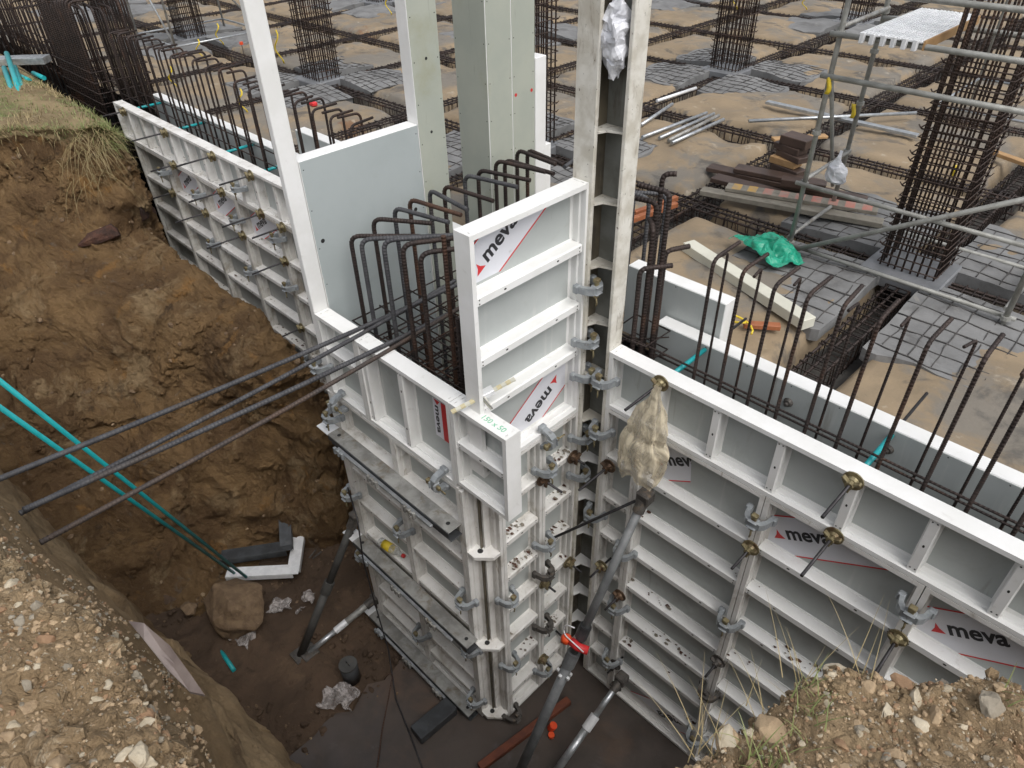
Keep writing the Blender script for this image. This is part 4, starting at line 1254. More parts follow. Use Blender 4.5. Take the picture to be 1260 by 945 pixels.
for k in range(15):
    z = -.16 - .14 * k
    mb = MB()
    a0, a1, b0, b1 = -1.765, -.45, -.80, 1.25
    j = lambda: random.uniform(-.012, .012)
    mb.tube([(a0, b0, z + j()), (a1, b0, z + j()), (a1, b1, z + j()), (a0, b1, z + j()), (a0, b0, z)], .0065, 5)
    for x in (-1.45, -1.1, -.75): mb.tube([(x + j(), b0, z + .01), (x + j(), b1, z + .01)], .006, 4)
    for y in (-.55, -.25, .05, .4, .8): mb.tube([(a0, y + j(), z + .02), (a1, y + j(), z + .02)], .006, 4)
    part('stirrup', mb, rebarRust if k % 4 == 2 else rebar, t)
# cluster beside the stained corner post
t = thing('pier_side_bars', 'cluster of thick dark bars right beside the stained corner post', 'rebar cage')
for x, y, z1, a, hl in ((.02, .33, .92, 200, .16), (.06, .26, .80, 140, .10), (.12, .30, 1.02, 195, .2), (-.02, .42, 1.06, 30, .08), (.10, .36, .62, 60, .16), (.05, .18, .55, 50, .2)):
    mb = MB(); ribbed(mb, bar_pts((x, y, 0), -2.0, z1, (math.cos(D(a)), math.sin(D(a)), .05), hl, .05), .0155, 8, .016, .0018)
    part('hooked_bar', mb, rebar, t)
for k in range(10):
    mb = MB(); z = .02 - .15 * k
    mb.tube([(-.12, .16, z), (.16, .17, z + .01), (.16, .44, z), (-.12, .44, z + .01), (-.12, .16, z)], .006, 5)
    mb.tube([(-.12, .16, z - .07), (.16, .44, z - .05)], .005, 4)
    part('stirrup', mb, rebar, t)

# left wall starters
t = thing('wall_starter_bars', 'long row of hooked starter bars rising out of the bank-side wall', 'rebar cage')
x = -2.35
while x > -8.3:
    zz = .78 + (.06 if x < -5 else 0) + random.uniform(-.035, .03)
    y = .17 + random.uniform(-.01, .01)
    mb = MB(); mb.tube(bar_pts((x, y, 0), -1.2, zz, (random.uniform(-.15, .1), 1, .02), .24 + random.uniform(-.03, .03), .06), .0115, 7)
    part('starter_bar', mb, rebar, t)
    mb = MB(); mb.tube(bar_pts((x + .06, .43, 0), -1.2, zz - .02 + random.uniform(-.02, .02), (random.uniform(-.1, .15), -1, .02), .22 + random.uniform(-.04, .03), .06), .0115, 7)
    part('starter_bar', mb, rebar, t)
    x -= .285
for k, (y, z) in enumerate(((.2, .03), (.4, .02), (.2, -.3), (.4, -.3))):
    mb = MB(); mb.tube([(-8.4 + i * .8, y, z + .01 * noise.noise(V((i, k, 5)))) for i in range(9)], .0075, 5)
    part('horizontal_bar', mb, rebar, t)
# far pier: dense taller bars
t = thing('pier_rebar_cage', 'dense tall cage of dark hooked bars at the far end of the wall', 'rebar cage')
for i in range(13):
    for side in (0, 1):
        x = -8.45 - 1.25 * (i / 12); y = (-.05, .62)[side]
        mb = MB(); mb.tube(bar_pts((x, y, 0), -.9, 1.12 + random.uniform(-.06, .06), (random.uniform(-.25, .25), (1, -1)[side], .03), .32 + random.uniform(-.05, .05), .09), .0155, 7)
        part('hooked_bar', mb, rebar, t)
for i in range(5):
    for x in (-8.4, -9.75):
        mb = MB(); mb.tube(bar_pts((x, .08 + i * .11, 0), -.9, 1.05 + random.uniform(-.06, .06), (1 if x < -9 else -1, random.uniform(-.3, .3), .03), .3, .09), .0155, 7)
        part('hooked_bar', mb, rebar, t)
for k in range(9):
    mb = MB(); z = -.7 + .13 * k
    mb.tube([(-8.4, -.08, z), (-9.75, -.08, z), (-9.75, .65, z), (-8.4, .65, z), (-8.4, -.08, z)], .007, 4)
    part('stirrup', mb, rebar, t)
# bars beyond it
t = thing('wall_starter_bars', 'far tangled stretch of starter bars beyond the dense pier cage', 'rebar cage')
x = -10.0
while x > -16:
    for y, s in ((.1, 1), (.55, -1)):
        mb = MB(); mb.tube(bar_pts((x + random.uniform(-.06, .06), y, 0), -.7, .85 + random.uniform(-.15, .2), (random.uniform(-.3, .3), s, .03), .3 + random.uniform(-.06, .06), .08), .0125, 6)
        part('starter_bar', mb, rebar, t)
    x -= .17
for k in range(4):
    mb = MB(); mb.tube([(-9.9, .15 + .3 * (k % 2), -.1 + .25 * (k // 2)), (-13, .12 + .3 * (k % 2), -.05 + .25 * (k // 2)), (-16, .15 + .3 * (k % 2), -.1 + .25 * (k // 2))], .009, 5)
    part('horizontal_bar', mb, rebar, t)

# four long loose bars across the pier rim to the near bank
def longbar(p, q, r, m, label):
    p, q = V(p), V(q)
    mb = MB()
    pts = [p.lerp(q, i / 16) + V((0, 0, -.03 * math.sin(math.pi * i / 16))) for i in range(17)]
    ribbed(mb, pts, r, 10, .016, .0019)
    solo('reinforcing_bar', mb, m, label, 'rebar')
zr = -.030
def loosebar(cross, end, zend, r, m, label, inside=1.05):
    p = at('z', zr + r, *cross); q = at('z', zend, *end)
    longbar(p + (p - q).normalized() * inside, q, r, m, label)
loosebar((437, 403), (-60, 613), .10, .0155, rebarGrey, 'long dark ribbed bar running out of the photo edge above the near bank', 1.0)
loosebar((437, 411), (24, 632), .06, .014, rebarGrey, 'long dark ribbed bar crossing over to end at the same point as its neighbour', 1.0)
loosebar((480, 418), (28, 628), .10, .0155, rebarGrey, 'long dark ribbed bar ending over the gravel slope beside a crossing one', .9)
loosebar((480, 426), (49, 668), .02, .014, rebarTip, 'long brownish ribbed bar lying lowest of the loose bars', .9)

# ------------------------------------------------------------------ scaffold tower
def scaff_tube(mb, a, b, r=.024, s=10): mb.tube([V(a), V(b)], r * .84, s)
t = thing('scaffold_tower', 'grey tube scaffold tower standing round the big column cage', 'scaffold')
X0, X1, Y0, Y1 = -.06, 1.66, 2.60, 3.55
for x, y in ((X0, Y0), (X0 - .07, Y1), (X1, Y0 - .06), (X1 - .05, Y1)):
    mb = MB(); scaff_tube(mb, (x, y, -.26), (x, y, 3.6))
    for z in (-.2, .33, .75, 1.17, 1.47, 1.75, 2.2): mb.disc((x, y, z - .02), (0, 0, 1), .034, .03, 10)
    part('standard', mb, scafM, t)
    mb = MB(); mb.box((x - .07, y - .07, -.30), (x + .07, y + .07, -.292)); scaff_tube(mb, (x, y, -.292), (x, y, -.2), .016, 8); part('base_jack', mb, galvDirty, t)
for z, y in ((-.21, Y0), (.33, Y0), (1.17, Y0), (1.46, Y0), (1.74, Y0), (-.3 + .06, Y1), (1.42, Y1), (2.2, Y0)):
    mb = MB(); scaff_tube(mb, (X0 - .06, y - .03, z), (X1 + .06, y - .03, z), .021 if z < .5 else .024); part('ledger', mb, scafM, t)
for x in (X0, X1):
    for z in (-.2, .30, 1.46, 2.2):
        mb = MB(); scaff_tube(mb, (x - .03, Y0, z + .03), (x - .05, Y1, z + .03), .02); part('transom', mb, galvDirty if z < 1.6 else scafM, t)
mb = MB(); scaff_tube(mb, (X0 + .02, Y0 - .06, -.26), (X1 + .3, Y0 - .06, .95)); part('brace', mb, scafM, t)
mb = MB(); scaff_tube(mb, (X0, Y0 + .03, 1.15), (X0 - .09, Y1 - .08, .02), .02); part('brace', mb, scafM, t)
# deck boards
mb = MB()
for k in range(3):
    x0 = .10 + k * .145
    tpd = thing('scaffold_deck_board', ('ribbed aluminium deck board on the scaffold, on the side by the standard', 'ribbed aluminium deck board in the middle of the scaffold deck', 'ribbed aluminium deck board with a wooden edge beside the column cage')[k], 'deck board')
    mb = MB(); mb.box((x0, Y0 - .07, 1.485), (x0 + .14, Y1 + .1, 1.50), .003)
    for q in range(5): mb.box((x0 + .012 + q * .026, Y0 - .05, 1.50), (x0 + .022 + q * .026, Y1 + .08, 1.506))
    part('deck_plate', mb, bright, tpd)
    mb = MB()
    mb.box((x0 + .02, Y0 - .11, 1.44), (x0 + .05, Y0 - .07, 1.51), .003); part('hook', mb, bright, tpd)
    mb = MB(); mb.box((x0 + .09, Y0 - .11, 1.44), (x0 + .12, Y0 - .07, 1.51), .003); part('hook', mb, bright, tpd)
    if k == 2:
        mb = MB(); mb.box((x0 + .142, Y0 - .05, 1.44), (x0 + .156, Y1 + .08, 1.50)); part('edge_strip', mb, woodTan, tpd)
# far scaffold at the upper left
t = thing('scaffold_tower', 'small light scaffold tower round a far column cage by the tall white upright', 'scaffold')
fx0, fx1, fy0, fy1 = -12.9, -11.3, 2.2, 3.9
for x in (fx0, fx1):
    for y in (fy0, fy1):
        mb = MB(); scaff_tube(mb, (x, y, -.3), (x, y, 3.2), .022, 7); part('standard', mb, galvDirty, t)
for z in (-.15, 1.0, 1.9):
    for y in (fy0, fy1):
        mb = MB(); scaff_tube(mb, (fx0, y, z), (fx1, y, z), .02, 7); part('ledger', mb, galv, t)
    for x in (fx0, fx1):
        mb = MB(); scaff_tube(mb, (x, fy0, z), (x, fy1, z), .02, 7); part('transom', mb, galv, t)
for a, b in (((fx0, fy0, 1.9), (fx1, fy0, -.15)), ((fx1, fy0, 1.9), (fx1, fy1, -.15)), ((fx0, fy1, 1.9), (fx1, fy1, -.15))):
    mb = MB(); scaff_tube(mb, a, b, .02, 7); part('brace', mb, galv, t)
mb = MB(); mb.box((fx0, fy0 - .1, 1.03), (fx1, fy0 + .4, 1.06)); part('deck_plate', mb, galvDirty, t)
# frame behind the third column
t = thing('scaffold_tower', 'light scaffold frame round the column cage behind the deck', 'scaffold')
sx0, sx1, sy0, sy1 = -.35, .75, 6.6, 8.1
for x in (sx0, sx1 + .9):
    for y in (sy0, sy1):
        mb = MB(); scaff_tube(mb, (x, y, -.3), (x, y, 3.2), .022, 7); part('standard', mb, scafM, t)
for z in (.0, 1.3):
    for y in (sy0, sy1):
        mb = MB(); scaff_tube(mb, (sx0, y, z), (sx1 + .9, y, z), .02, 7); part('ledger', mb, galv, t)
    mb = MB(); scaff_tube(mb, (sx0, sy0, z), (sx0, sy1, z), .02, 7); part('transom', mb, galv, t)

# ------------------------------------------------------------------ things lying on the raft
def plank(a, b, wdt, th, m, name, label, z=None, cat='plank', group=None, z2=None, roll=0.0, extra=None):
    a, b = V(a), V(b)
    if z is not None: a.z = b.z = z
    if z2 is not None: b.z = z2
    d = (b - a); L = d.length; d.normalize()
    s = V((0, 0, 1)).cross(d).normalized(); n = d.cross(s)
    M = frame(a, d, s, n) @ Matrix.Rotation(roll, 4, 'X')
    mb = MB(); mb.box((0, -wdt / 2, 0), (L, wdt / 2, th), .004)
    o = solo(name, mb, m, label, cat, group, M)
    return o
ZT = ZG + .03
plank(at('z', ZT, 872, 208), at('z', ZT, 1064, 250), .16, .045, woodDark, 'plank', 'dark wet plank lying lowest in the lumber pile and reaching farthest', z=ZT)
plank(at('z', ZT, 878, 222), at('z', ZT, 962, 244), .17, .045, woodDark, 'plank', 'short dark wet plank with a white chalk end at the front of the lumber pile', z=ZT + .01)
plank(at('z', ZT, 904, 215), at('z', ZT, 1010, 236), .17, .045, woodDark, 'plank', 'dark wet plank with a white chalk stroke near its end', z=ZT + .052)
plank(at('z', ZT, 958, 238), at('z', ZT, 1012, 246), .12, .07, woodDark, 'plank', 'short thick dark timber lying across the lumber by the scaffold', z=ZT + .1)
for k, (u, v) in enumerate(((888, 221), (908, 218))):
    p = at('z', ZT + .06 + .045 * k, u, v)
    mb = MB(); mb.box((-.015, -.075, 0), (.015, .075, .0015)); 
o = plank(at('z', ZT, 862, 241), at('z', ZT, 1084, 282), .13, .05, woodGrey, 'plank', 'long weathered plank edge-on along the front of the lumber pile', z=ZT + .03)
o = plank(at('z', ZT + .05, 893, 236), at('z', ZT + .05, 1078, 266), .15, .035, woodGrey, 'plank', 'weathered board painted with faded red and orange stripes', z=ZT + .085)
L = o.dimensions.x
Lb = (at('z', ZT + .05, 893, 236) - at('z', ZT + .05, 1078, 266)).length
stripeR = mat('faded_red_paint', (0.42, 0.17, 0.13), (0.32, 0.22, 0.18), 12, 0.8)
stripeY = mat('faded_orange_paint', (0.45, 0.28, 0.08), (0.35, 0.25, 0.14), 12, 0.8)
for k in range(9):
    mb = MB(); x0 = .06 + k * Lb / 9.3
    mb.box((x0, -.072, .035), (x0 + .085, .072, .0362)); part('painted_stripe', mb, stripeY if k < 2 else stripeR, o)
# block stack
zb = ZT + .02
blk = [((958, 224), .34, .16, .075, woodDark, 'dark block at the bottom of the timber block stack'), ((962, 214), .30, .15, .07, woodTan, 'tan block in the middle of the timber block stack'),
       ((966, 205), .34, .17, .06, woodDark, 'dark block third up in the timber block stack'), ((968, 197), .32, .16, .065, woodDark, 'dark block second from the top of the timber block stack'), ((972, 190), .30, .2, .09, woodDark, 'large dark block on top of the timber block stack')]
for k, ((u, v), Lx, wd, th, m, lab) in enumerate(blk):
    c = at('z', ZT, 972, 226) + V((0, 0, 0))
    a = D(-14 + 9 * math.sin(k * 2.1))
    M = Matrix.Translation((c.x - .13 + .03 * math.cos(k * 3), c.y + .12 + .02 * k, zb + .03)) @ Matrix.Rotation(a, 4, 'Z')
    mb = MB(); mb.box((-Lx / 2, -wd / 2, 0), (Lx / 2, wd / 2, th), .005)
    solo('timber_block', mb, m, lab, 'timber block', None, M)
    zb += th + .002
plank(at('z', ZT, 950, 175), at('z', ZT, 1016, 171), .1, .03, woodTan, 'plank', 'thin pale board lying beyond the timber block stack', z=ZT + .02)
plank(at('z', ZT, 1218, 192), at('z', ZT, 1285, 216), .09, .04, woodTan, 'plank', 'pale tan timber lying behind the big column cage', z=ZT + .03)
plank(at('z', ZT, 780, 268), at('z', ZT, 832, 249), .05, .05, woodRed, 'timber_batten', 'orange timber batten behind the stained post, farther of the pair', z=ZT + .02, cat='batten')
plank(at('z', ZT, 776, 272), at('z', ZT, 830, 253), .05, .05, woodRed, 'timber_batten', 'orange timber batten behind the stained post, nearer of the pair', z=ZT + .02, cat='batten').location += V((.05, -.05, 0))
plank(at('z', ZT, 846, 306), at('z', ZT, 994, 403), .12, .085, woodWhite, 'timber_beam', 'cream painted beam lying on the sand behind the starter bars', z=ZT - .01, cat='beam')
plank(at('z', ZT, 915, 399), at('z', ZT, 960, 402), .06, .04, woodRed, 'timber_offcut', 'short reddish timber offcut beside the cream beam', z=ZT - .02, cat='offcut')
# tubes on the sand
def tubeon(a, b, r, m, lab, grp=None, z=ZT + .03, name='steel_tube'):
    mb = MB(); mb.tube([V((a.x, a.y, z)), V((b.x, b.y, z))], r, 8)
    solo(name, mb, m, lab, 'tube', grp)
tubeon(at('z', ZT, 790, 172), at('z', ZT, 869, 142), .022, galv, 'galvanised tube on the sand behind the stained post, first of the bundle')
tubeon(at('z', ZT, 811, 173), at('z', ZT, 878, 143), .022, galv, 'galvanised tube on the sand, second of the bundle')
tubeon(at('z', ZT, 822, 176), at('z', ZT, 884, 145), .022, galvDirty, 'dull galvanised tube on the sand, third of the bundle')
tubeon(at('z', ZT, 826, 179), at('z', ZT, 890, 150), .022, galv, 'galvanised tube on the sand lying closest to the lumber')
tubeon(at('z', ZT, 788, 157), at('z', ZT, 827, 131), .022, galv, 'short galvanised tube leaning away from the bundle')
tubeon(at('z', ZT, 808, 127), at('z', ZT, 856, 111), .022, bright, 'bright tube lying alone across a trench')
tubeon(at('z', ZT, 920, 156), at('z', ZT, 1125, 146), .022, galv, 'long galvanised tube crossing over the flat channel', z=ZT + .07)
mbp = at('z', ZT, 943, 129), at('z', ZT, 1128, 171)
plank(mbp[0], mbp[1], .09, .035, galv, 'steel_channel', 'long flat galvanised channel lying under a tube on the sand', z=ZT + .02, cat='channel')

# crumpled plastics
def crumple(name, fn, nu, nv, m, label, cat, amp, f, seed=0, thick=.002):
    mb = MB()
    def g(i, j):
        p = V(fn(i / (nu - 1), j / (nv - 1)))
        q = p + V((seed, seed * 2, 0))
        return p + noise.noise_vector(q * f) * amp + noise.noise_vector(q * f * 2.7) * amp * .5
    mb.grid(nu, nv, g, 0, False)
    o = solo(name, mb, m, label, cat)
    md = o.modifiers.new('thickness', 'SOLIDIFY'); md.thickness = thick
    return o
ga, gb, gc, gd = [at('z', ZT, *q) for q in ((897, 300), (948, 296), (990, 330), (945, 336))]
crumple('plastic_sheet', lambda a, b: (ga.lerp(gb, a).lerp(gd.lerp(gc, a), b)) + V((0, 0, .06 + .10 * math.sin(math.pi * b) * (.35 + .65 * abs(math.sin(2 * math.pi * a + .3))))), 46, 34, greenPl, 'crumpled green plastic sheet lying on the sand', 'plastic sheet', .04, 9)
wb = V((-.105, .03, 1.85))
def wbag(a, b):
    th = a * math.pi * 2; z = (b - .5)
    r = .080 * (math.sin(math.pi * min(.97, max(.06, b))) ** .45)
    return wb + V((math.cos(th) * r - .01, math.sin(th) * r * .8 - .02, z * .36))
crumple('plastic_bundle', wbag, 36, 24, whitePl, 'crumpled white plastic bundle stuffed in the stained corner post', 'plastic', .034, 12, 2)
# tan bag hanging from tie rod
top = at('y', -.12, 813, 476)
def tbag(a, b):
    th = a * math.pi * 2
    wd = .022 + .080 * smooth01(.0, .35, b) + .062 * smooth01(.3, .62, b) - .03 * smooth01(.44, .51, b) * (1 - smooth01(.51, .6, b)) - .03 * smooth01(.88, 1, b)
    fold = 1 + .12 * math.sin(4 * th + 3 * b) * smooth01(.05, .3, b) + .07 * math.sin(9 * th - 6 * b)
    hem = .03 * math.sin(3 * th) + .02 * math.sin(7 * th)
    return top + V((math.cos(th) * wd * fold - .075 * b, math.sin(th) * wd * .55 * fold - .03, (-.80 + hem) * b + .02))
crumple('plastic_bag', tbag, 40, 34, tanBag, 'translucent tan plastic bag tied over a tie rod and prop head', 'plastic bag', .011, 9, 4, .0008)
wbp = at('y', 3.1, 1031, 205)
def sbag(a, b):
    th = a * math.pi * 2; r = .015 + .08 * smooth01(.15, .6, b) * (1 - .5 * smooth01(.85, 1, b))
    return wbp + V((math.cos(th) * r, math.sin(th) * r * .6, .13 - .28 * b))
crumple('carrier_bag', sbag, 22, 18, whitePl, 'small white carrier bag hanging from the scaffold transom', 'plastic bag', .02, 12, 3)
# crumpled film on pit floor
for (u, v, sx, lab) in ((300, 785, .26, 'crumpled clear film beside the brown boulder'), (418, 860, .30, 'torn white film below the grey canister'), (345, 748, .2, 'thin strip of clear film on the mud near the steel angles'),
                        (372, 755, .1, 'small curl of clear film near the prop foot'), (383, 738, .12, 'scrap of film on the mud between boulder and prop')):
    c = at('z', -3.77, u, v); yaw = random.uniform(0, 3)
    crumple('plastic_film', lambda a, b: c + V(((a - .5) * sx * math.cos(yaw), (a - .5) * sx * math.sin(yaw), 0)) + V((-(b - .5) * sx * .7 * math.sin(yaw), (b - .5) * sx * .7 * math.cos(yaw), .05)), 18, 14, clearPl, lab, 'plastic film', .09, 9, u)
# yellow tape pieces
def tape(u, v, z, L, lab, wob=.05):
    b = at('z', z, u, v)
    mb = MB()
    n = 10
    mb.grid(2, n, lambda i, j: b + V((.02 * i + wob * math.sin(j * .9), .015 * i + wob * .6 * math.cos(j * .7), L * (1 - j / (n - 1)))))
    o = solo('yellow_tape', mb, yellowM, lab, 'tape')
    md = o.modifiers.new('thickness', 'SOLIDIFY'); md.thickness = .002
for u, v, L, lab in ((345, 78, .5, 'curling yellow tape hanging just beyond the tall white upright'), (247, 72, .3, 'yellow tape tied low on the far small scaffold'), (271, 55, .35, 'yellow tape beside the far scaffold leg'), (214, 108, .3, 'yellow tape rising among the hooked starter bars'),
                     (299, 138, .3, 'yellow tape behind the hooked bars by the white upright'), (478, 18, .45, 'yellow tape at the top between the white upright and grey post'), (903, 12, .4, 'yellow tape on the clear standing column cage'), (988, 12, .3, 'yellow tape on the scaffold frame behind the deck')):
    tape(u, v, ZT, L, lab)
for p, lab in (((X0 + .02, Y0 - .04, 1.05), 'yellow tape scrap on the scaffold standard under the deck'), ((X0 - .1, Y1 - .03, .62), 'yellow tape scrap on the inner scaffold standard'), ((1.0 - .4, 4.3, .05), 'yellow tag on a bar behind the big column cage')):
    mb = MB(); mb.grid(3, 6, lambda i, j: V(p) + V((.018 * i - .018 + .01 * math.sin(j), -.012 * (i % 2), .024 * j)))
    o = solo('yellow_tape', mb, yellowM, lab, 'tape'); o.modifiers.new('thickness', 'SOLIDIFY').thickness = .002
# yellow hose loop near the inner form
c = at('z', ZT, 903, 405)
mb = MB(); mb.tube([c + V((.14 * math.cos(a), .09 * math.sin(a), .02 + .12 * (a / 6))) for a in [k * .4 for k in range(15)]], .008, 6)
solo('hose_loop', mb, yellowM, 'loop of thin yellow cord beside the white end of the raised inner panel', 'cord')
for u, v, m, lab in ((641, 175, orangeM, 'orange'),):
    pass
mb = MB(); c = at('z', ZT, 386, 130); mb.box((c.x - .05, c.y - .04, ZT), (c.x + .05, c.y + .04, ZT + .05), .01)
solo('brick_fragment', mb, redM, 'small red scrap on the sand near the tall white upright', 'scrap')
c = at('z', ZT, 303, 79)
mb = MB(); mb.tube([(c.x, c.y, ZT - .05), (c.x, c.y, ZT + .30)], .006, 6, 1); mb.disc((c.x, c.y, ZT + .30), (0, 0, 1), .03, .04, 10)
solo('marker_pin', mb, [orangeM, rebar], 'thin pin with an orange cap standing in the sand by the tall white upright', 'marker')

# ------------------------------------------------------------------ pit contents
# raking props
def prop(name, label, foot, head, r1, r2, split, m1, m2, collar=None, cat='prop'):
    t = thing(name, label, cat)
    f, h = V(foot), V(head)
    s = f.lerp(h, split)
    mb = MB(); mb.tube([f, s], r1, 14); part('outer_tube', mb, m1, t)
    mb = MB(); mb.tube([s, h], r2, 14); part('inner_tube', mb, m2, t)
    d = (h - f).normalized()
    mb = MB(); mb.disc(s - d * .05, d, r1 * 1.3, .14, 14); part('collar_nut', mb, collar or m1, t)
    mb = MB(); mb.disc(h - d * .12, d, r2 * 1.35, .1, 10); mb.box((h.x - .05, h.y - .04, h.z - .05), (h.x + .05, h.y + .06, h.z + .05), .01); part('head_joint', mb, clampD, t)
    mb = MB(); mb.box((f.x - .08, f.y - .08, f.z), (f.x + .08, f.y + .08, f.z + .02), .003); part('foot_plate', mb, clampD, t)
    return t, s, d
pf, ph = V((.27, -1.30, -3.79)), at('y', -.10, 793, 612)
t, s, d = prop('raking_prop', 'big grey raking prop with an orange collar leaning into the inner corner', pf, ph, .040, .032, .50, propM, propM, propM)
u1 = d.orthogonal().normalized(); u2 = d.cross(u1)
oc = pf.lerp(ph, .585)
mb = MB(); mb.disc(oc - d * .02, d, .047, .12, 14); part('dark_sleeve', mb, darkSteel, t)
sidev = V((1, .6, 0)).normalized()
hc = oc - d * .03
mb = MB(); mb.tube([hc + V((-.035, -.065, .0)), hc + V((.03, -.065, -.005)), hc + V((.105, -.03, -.014))], .034, 12); part('orange_handle', mb, redM, t)
mb = MB(); mb.tube([hc + V((-.075, -.075, -.035)), hc + V((-.075, -.075, -.02)), hc + V((-.072, -.075, .01)), hc + V((-.07, -.075, .03))], .04, 12, rr=[.028, .042, .042, .026]); part('handle_knob', mb, orangeM, t)
mb = MB(); mb.tube(fillet([hc + V((-.02, -.05, .17)), hc + V((-.12, -.06, .13)), hc + V((-.09, -.085, .05)), hc + V((.10, -.08, .02))], .06, 6), .0055, 6); part('wire_clip', mb, bright, t)
for k in range(5):
    a = k * 1.3; c = pf.lerp(ph, .455)
    mb = MB(); mb.box(c + (u1 * math.cos(a) + u2 * math.sin(a)) * .052 - V((.012, .012, .012)), c + (u1 * math.cos(a) + u2 * math.sin(a)) * .052 + V((.012, .012, .016)), .003)
    part('bright_lug', mb, bright, t)
prop('raking_prop', 'thinner silver threaded prop at the foot of the pit wall', (.45, -1.0, -3.79), at('y', -.10, 764, 836), .034, .027, .55, galv, galv, bright)
f2 = at('z', -3.78, 370, 806)
prop('raking_prop', 'dark steep prop leaning on the pier edge beside the earth bank', f2, at('x', -1.98, 437, 636), .040, .036, .5, propDark, propDark)
prop('raking_prop', 'silver flat-lying prop joining the foot of the dark steep prop', at('z', -3.76, 380, 803), at('x', -1.96, 462, 736), .028, .034, .45, galv, galvDirty, bright)
# boulder, angles, canister
def rockmesh(seed, sx, sy, sz, sub=3, amp=.28, flat=6):
    bm = bmesh.new(); bmesh.ops.create_icosphere(bm, subdivisions=sub, radius=1)
    rnd = random.Random(seed)
    planes = [(V((rnd.gauss(0, 1), rnd.gauss(0, 1), rnd.gauss(0, 1))).normalized(), rnd.uniform(.55, .85)) for _ in range(flat)]
    for v in bm.verts:
        p = v.co.copy()
        for n, d in planes:
            e = p.dot(n) - d
            if e > 0: p -= n * e * .9
        p += noise.noise_vector(p * 1.5 + V((seed, 0, 0))) * amp * .4 + noise.noise_vector(p * 5 + V((seed, 3, 0))) * amp * .12
        v.co = (p.x * sx, p.y * sy, p.z * sz)
    me = bpy.data.meshes.new('stone'); bm.to_mesh(me); bm.free()
    return me
def hullrock(seed, sx, sy, sz, npts=15, rough=.05):
    rnd = random.Random(seed)
    bm = bmesh.new()
    for _ in range(npts):
        p = V((rnd.gauss(0, 1), rnd.gauss(0, 1), rnd.gauss(0, 1))).normalized() * rnd.uniform(.85, 1.05)
        bm.verts.new((p.x, p.y, p.z))
    bmesh.ops.convex_hull(bm, input=bm.verts)
    bmesh.ops.dissolve_limit(bm, angle_limit=.25, verts=bm.verts, edges=bm.edges)
    bmesh.ops.bevel(bm, geom=bm.edges[:], offset=.07, segments=2, profile=.6, affect='EDGES')
    bmesh.ops.triangulate(bm, faces=bm.faces)
    bmesh.ops.subdivide_edges(bm, edges=[e for e in bm.edges if e.calc_length() > .25], cuts=2, use_grid_fill=True)
    for v in bm.verts:
        q = v.co + noise.noise_vector(v.co * 2.2 + V((seed, 0, 0))) * rough * 1.6 + noise.noise_vector(v.co * 6 + V((seed, 5, 0))) * rough * .7
        v.co = (q.x * sx, q.y * sy, q.z * sz)
    me = bpy.data.meshes.new('stone'); bm.to_mesh(me); bm.free()
    return me
c = at('z', -3.70, 285, 770)
me = hullrock(23, .40, .37, .34, 13, .05); me.materials.append(stBrown)
for p_ in me.polygons: p_.use_smooth = False
o = link('boulder', me); o.location = (c.x - .08, c.y + .12, -3.58); o.rotation_euler = (.2, .1, .5); tag(o, 'big angular brown boulder on the pit floor below the teal pipes', 'boulder')
me = hullrock(5, .11, .09, .07); me.materials.append(stBrown)
o = link('stone', me); c = at('z', -3.72, 233, 748); o.location = c; tag(o, 'small flat brown stone beside the big boulder', 'stone')
def angle(name, label, a, b, cc, wdt, th, m, m2=None):
    """L of two flat channels from a (free end) to b (corner) to cc (free end)"""
    t = thing(name, label, 'steel angle')
    for (p, q) in ((a, b), (b, cc)):
        p, q = V(p), V(q); d = (q - p).normalized(); s = V((0, 0, 1)).cross(d)
        L = (q - p).length
        M = frame(p, d, s, (0, 0, 1))
        mb = MB(); ext = wdt / 2 if q is not None else 0
        mb.box((0, -wdt / 2, 0), (L + (ext if p == V(a) else 0), wdt / 2, .012), .002, M=M)
        mb.box((0, -wdt / 2, -th), (L, -wdt / 2 + .012, 0), .002, M=M); mb.box((0, wdt / 2 - .012, -th), (L, wdt / 2, 0), .002, M=M)
        part('channel_arm', mb, m, t)
    return t
zz = -3.62
angle('steel_angle', 'bright aluminium angle lying on the pit floor under the teal pipe ends', at('z', zz, 279, 705), at('z', zz, 361, 701), at('z', zz + .02, 369, 650), .13, .06, bright)
zz = -3.52
angle('steel_angle', 'dark steel angle lying behind the bright one against the soil', at('z', zz, 272, 684), at('z', zz, 352, 672), at('z', zz + .12, 350, 632), .14, .08, darkSteel)
c = at('z', -3.79, 433, 834)
t = thing('canister', 'short dark grey canister standing on the pit floor', 'canister')
mb = MB(); mb.tube([(c.x, c.y, -3.8), (c.x, c.y, -3.56)], .085, 18); part('shell', mb, darkSteel, t)
mb = MB(); mb.disc((c.x, c.y, -3.56), (0, 0, 1), .088, .015, 18); mb.tube([(c.x - .02, c.y, -3.545), (c.x - .015, c.y, -3.515), (c.x + .02, c.y, -3.515), (c.x + .025, c.y, -3.545)], .006, 6); part('lid', mb, propDark, t)
plank(at('z', -3.74, 512, 905), at('z', -3.74, 556, 868), .16, .10, darkSteel, 'steel_tube', 'black square steel section lying under the lowest waler', z=-3.79, cat='steel section')
plank(at('z', -3.77, 590, 945), at('z', -3.77, 700, 862), .07, .06, mat('muddy_red_timber', (.16, .045, .02), (.1, .03, .016), 8, .7), 'timber_batten', 'muddy red batten on the pit floor behind the big raking prop', z=-3.795, cat='batten')
c = at('z', -3.74, 678, 893)
mb = MB(); mb.disc((c.x, c.y, -3.79), (.3, .2, 1), .036, .07, 12); mb.disc((c.x + .05, c.y - .05, -3.79), (0, 0, 1), .03, .03, 8)
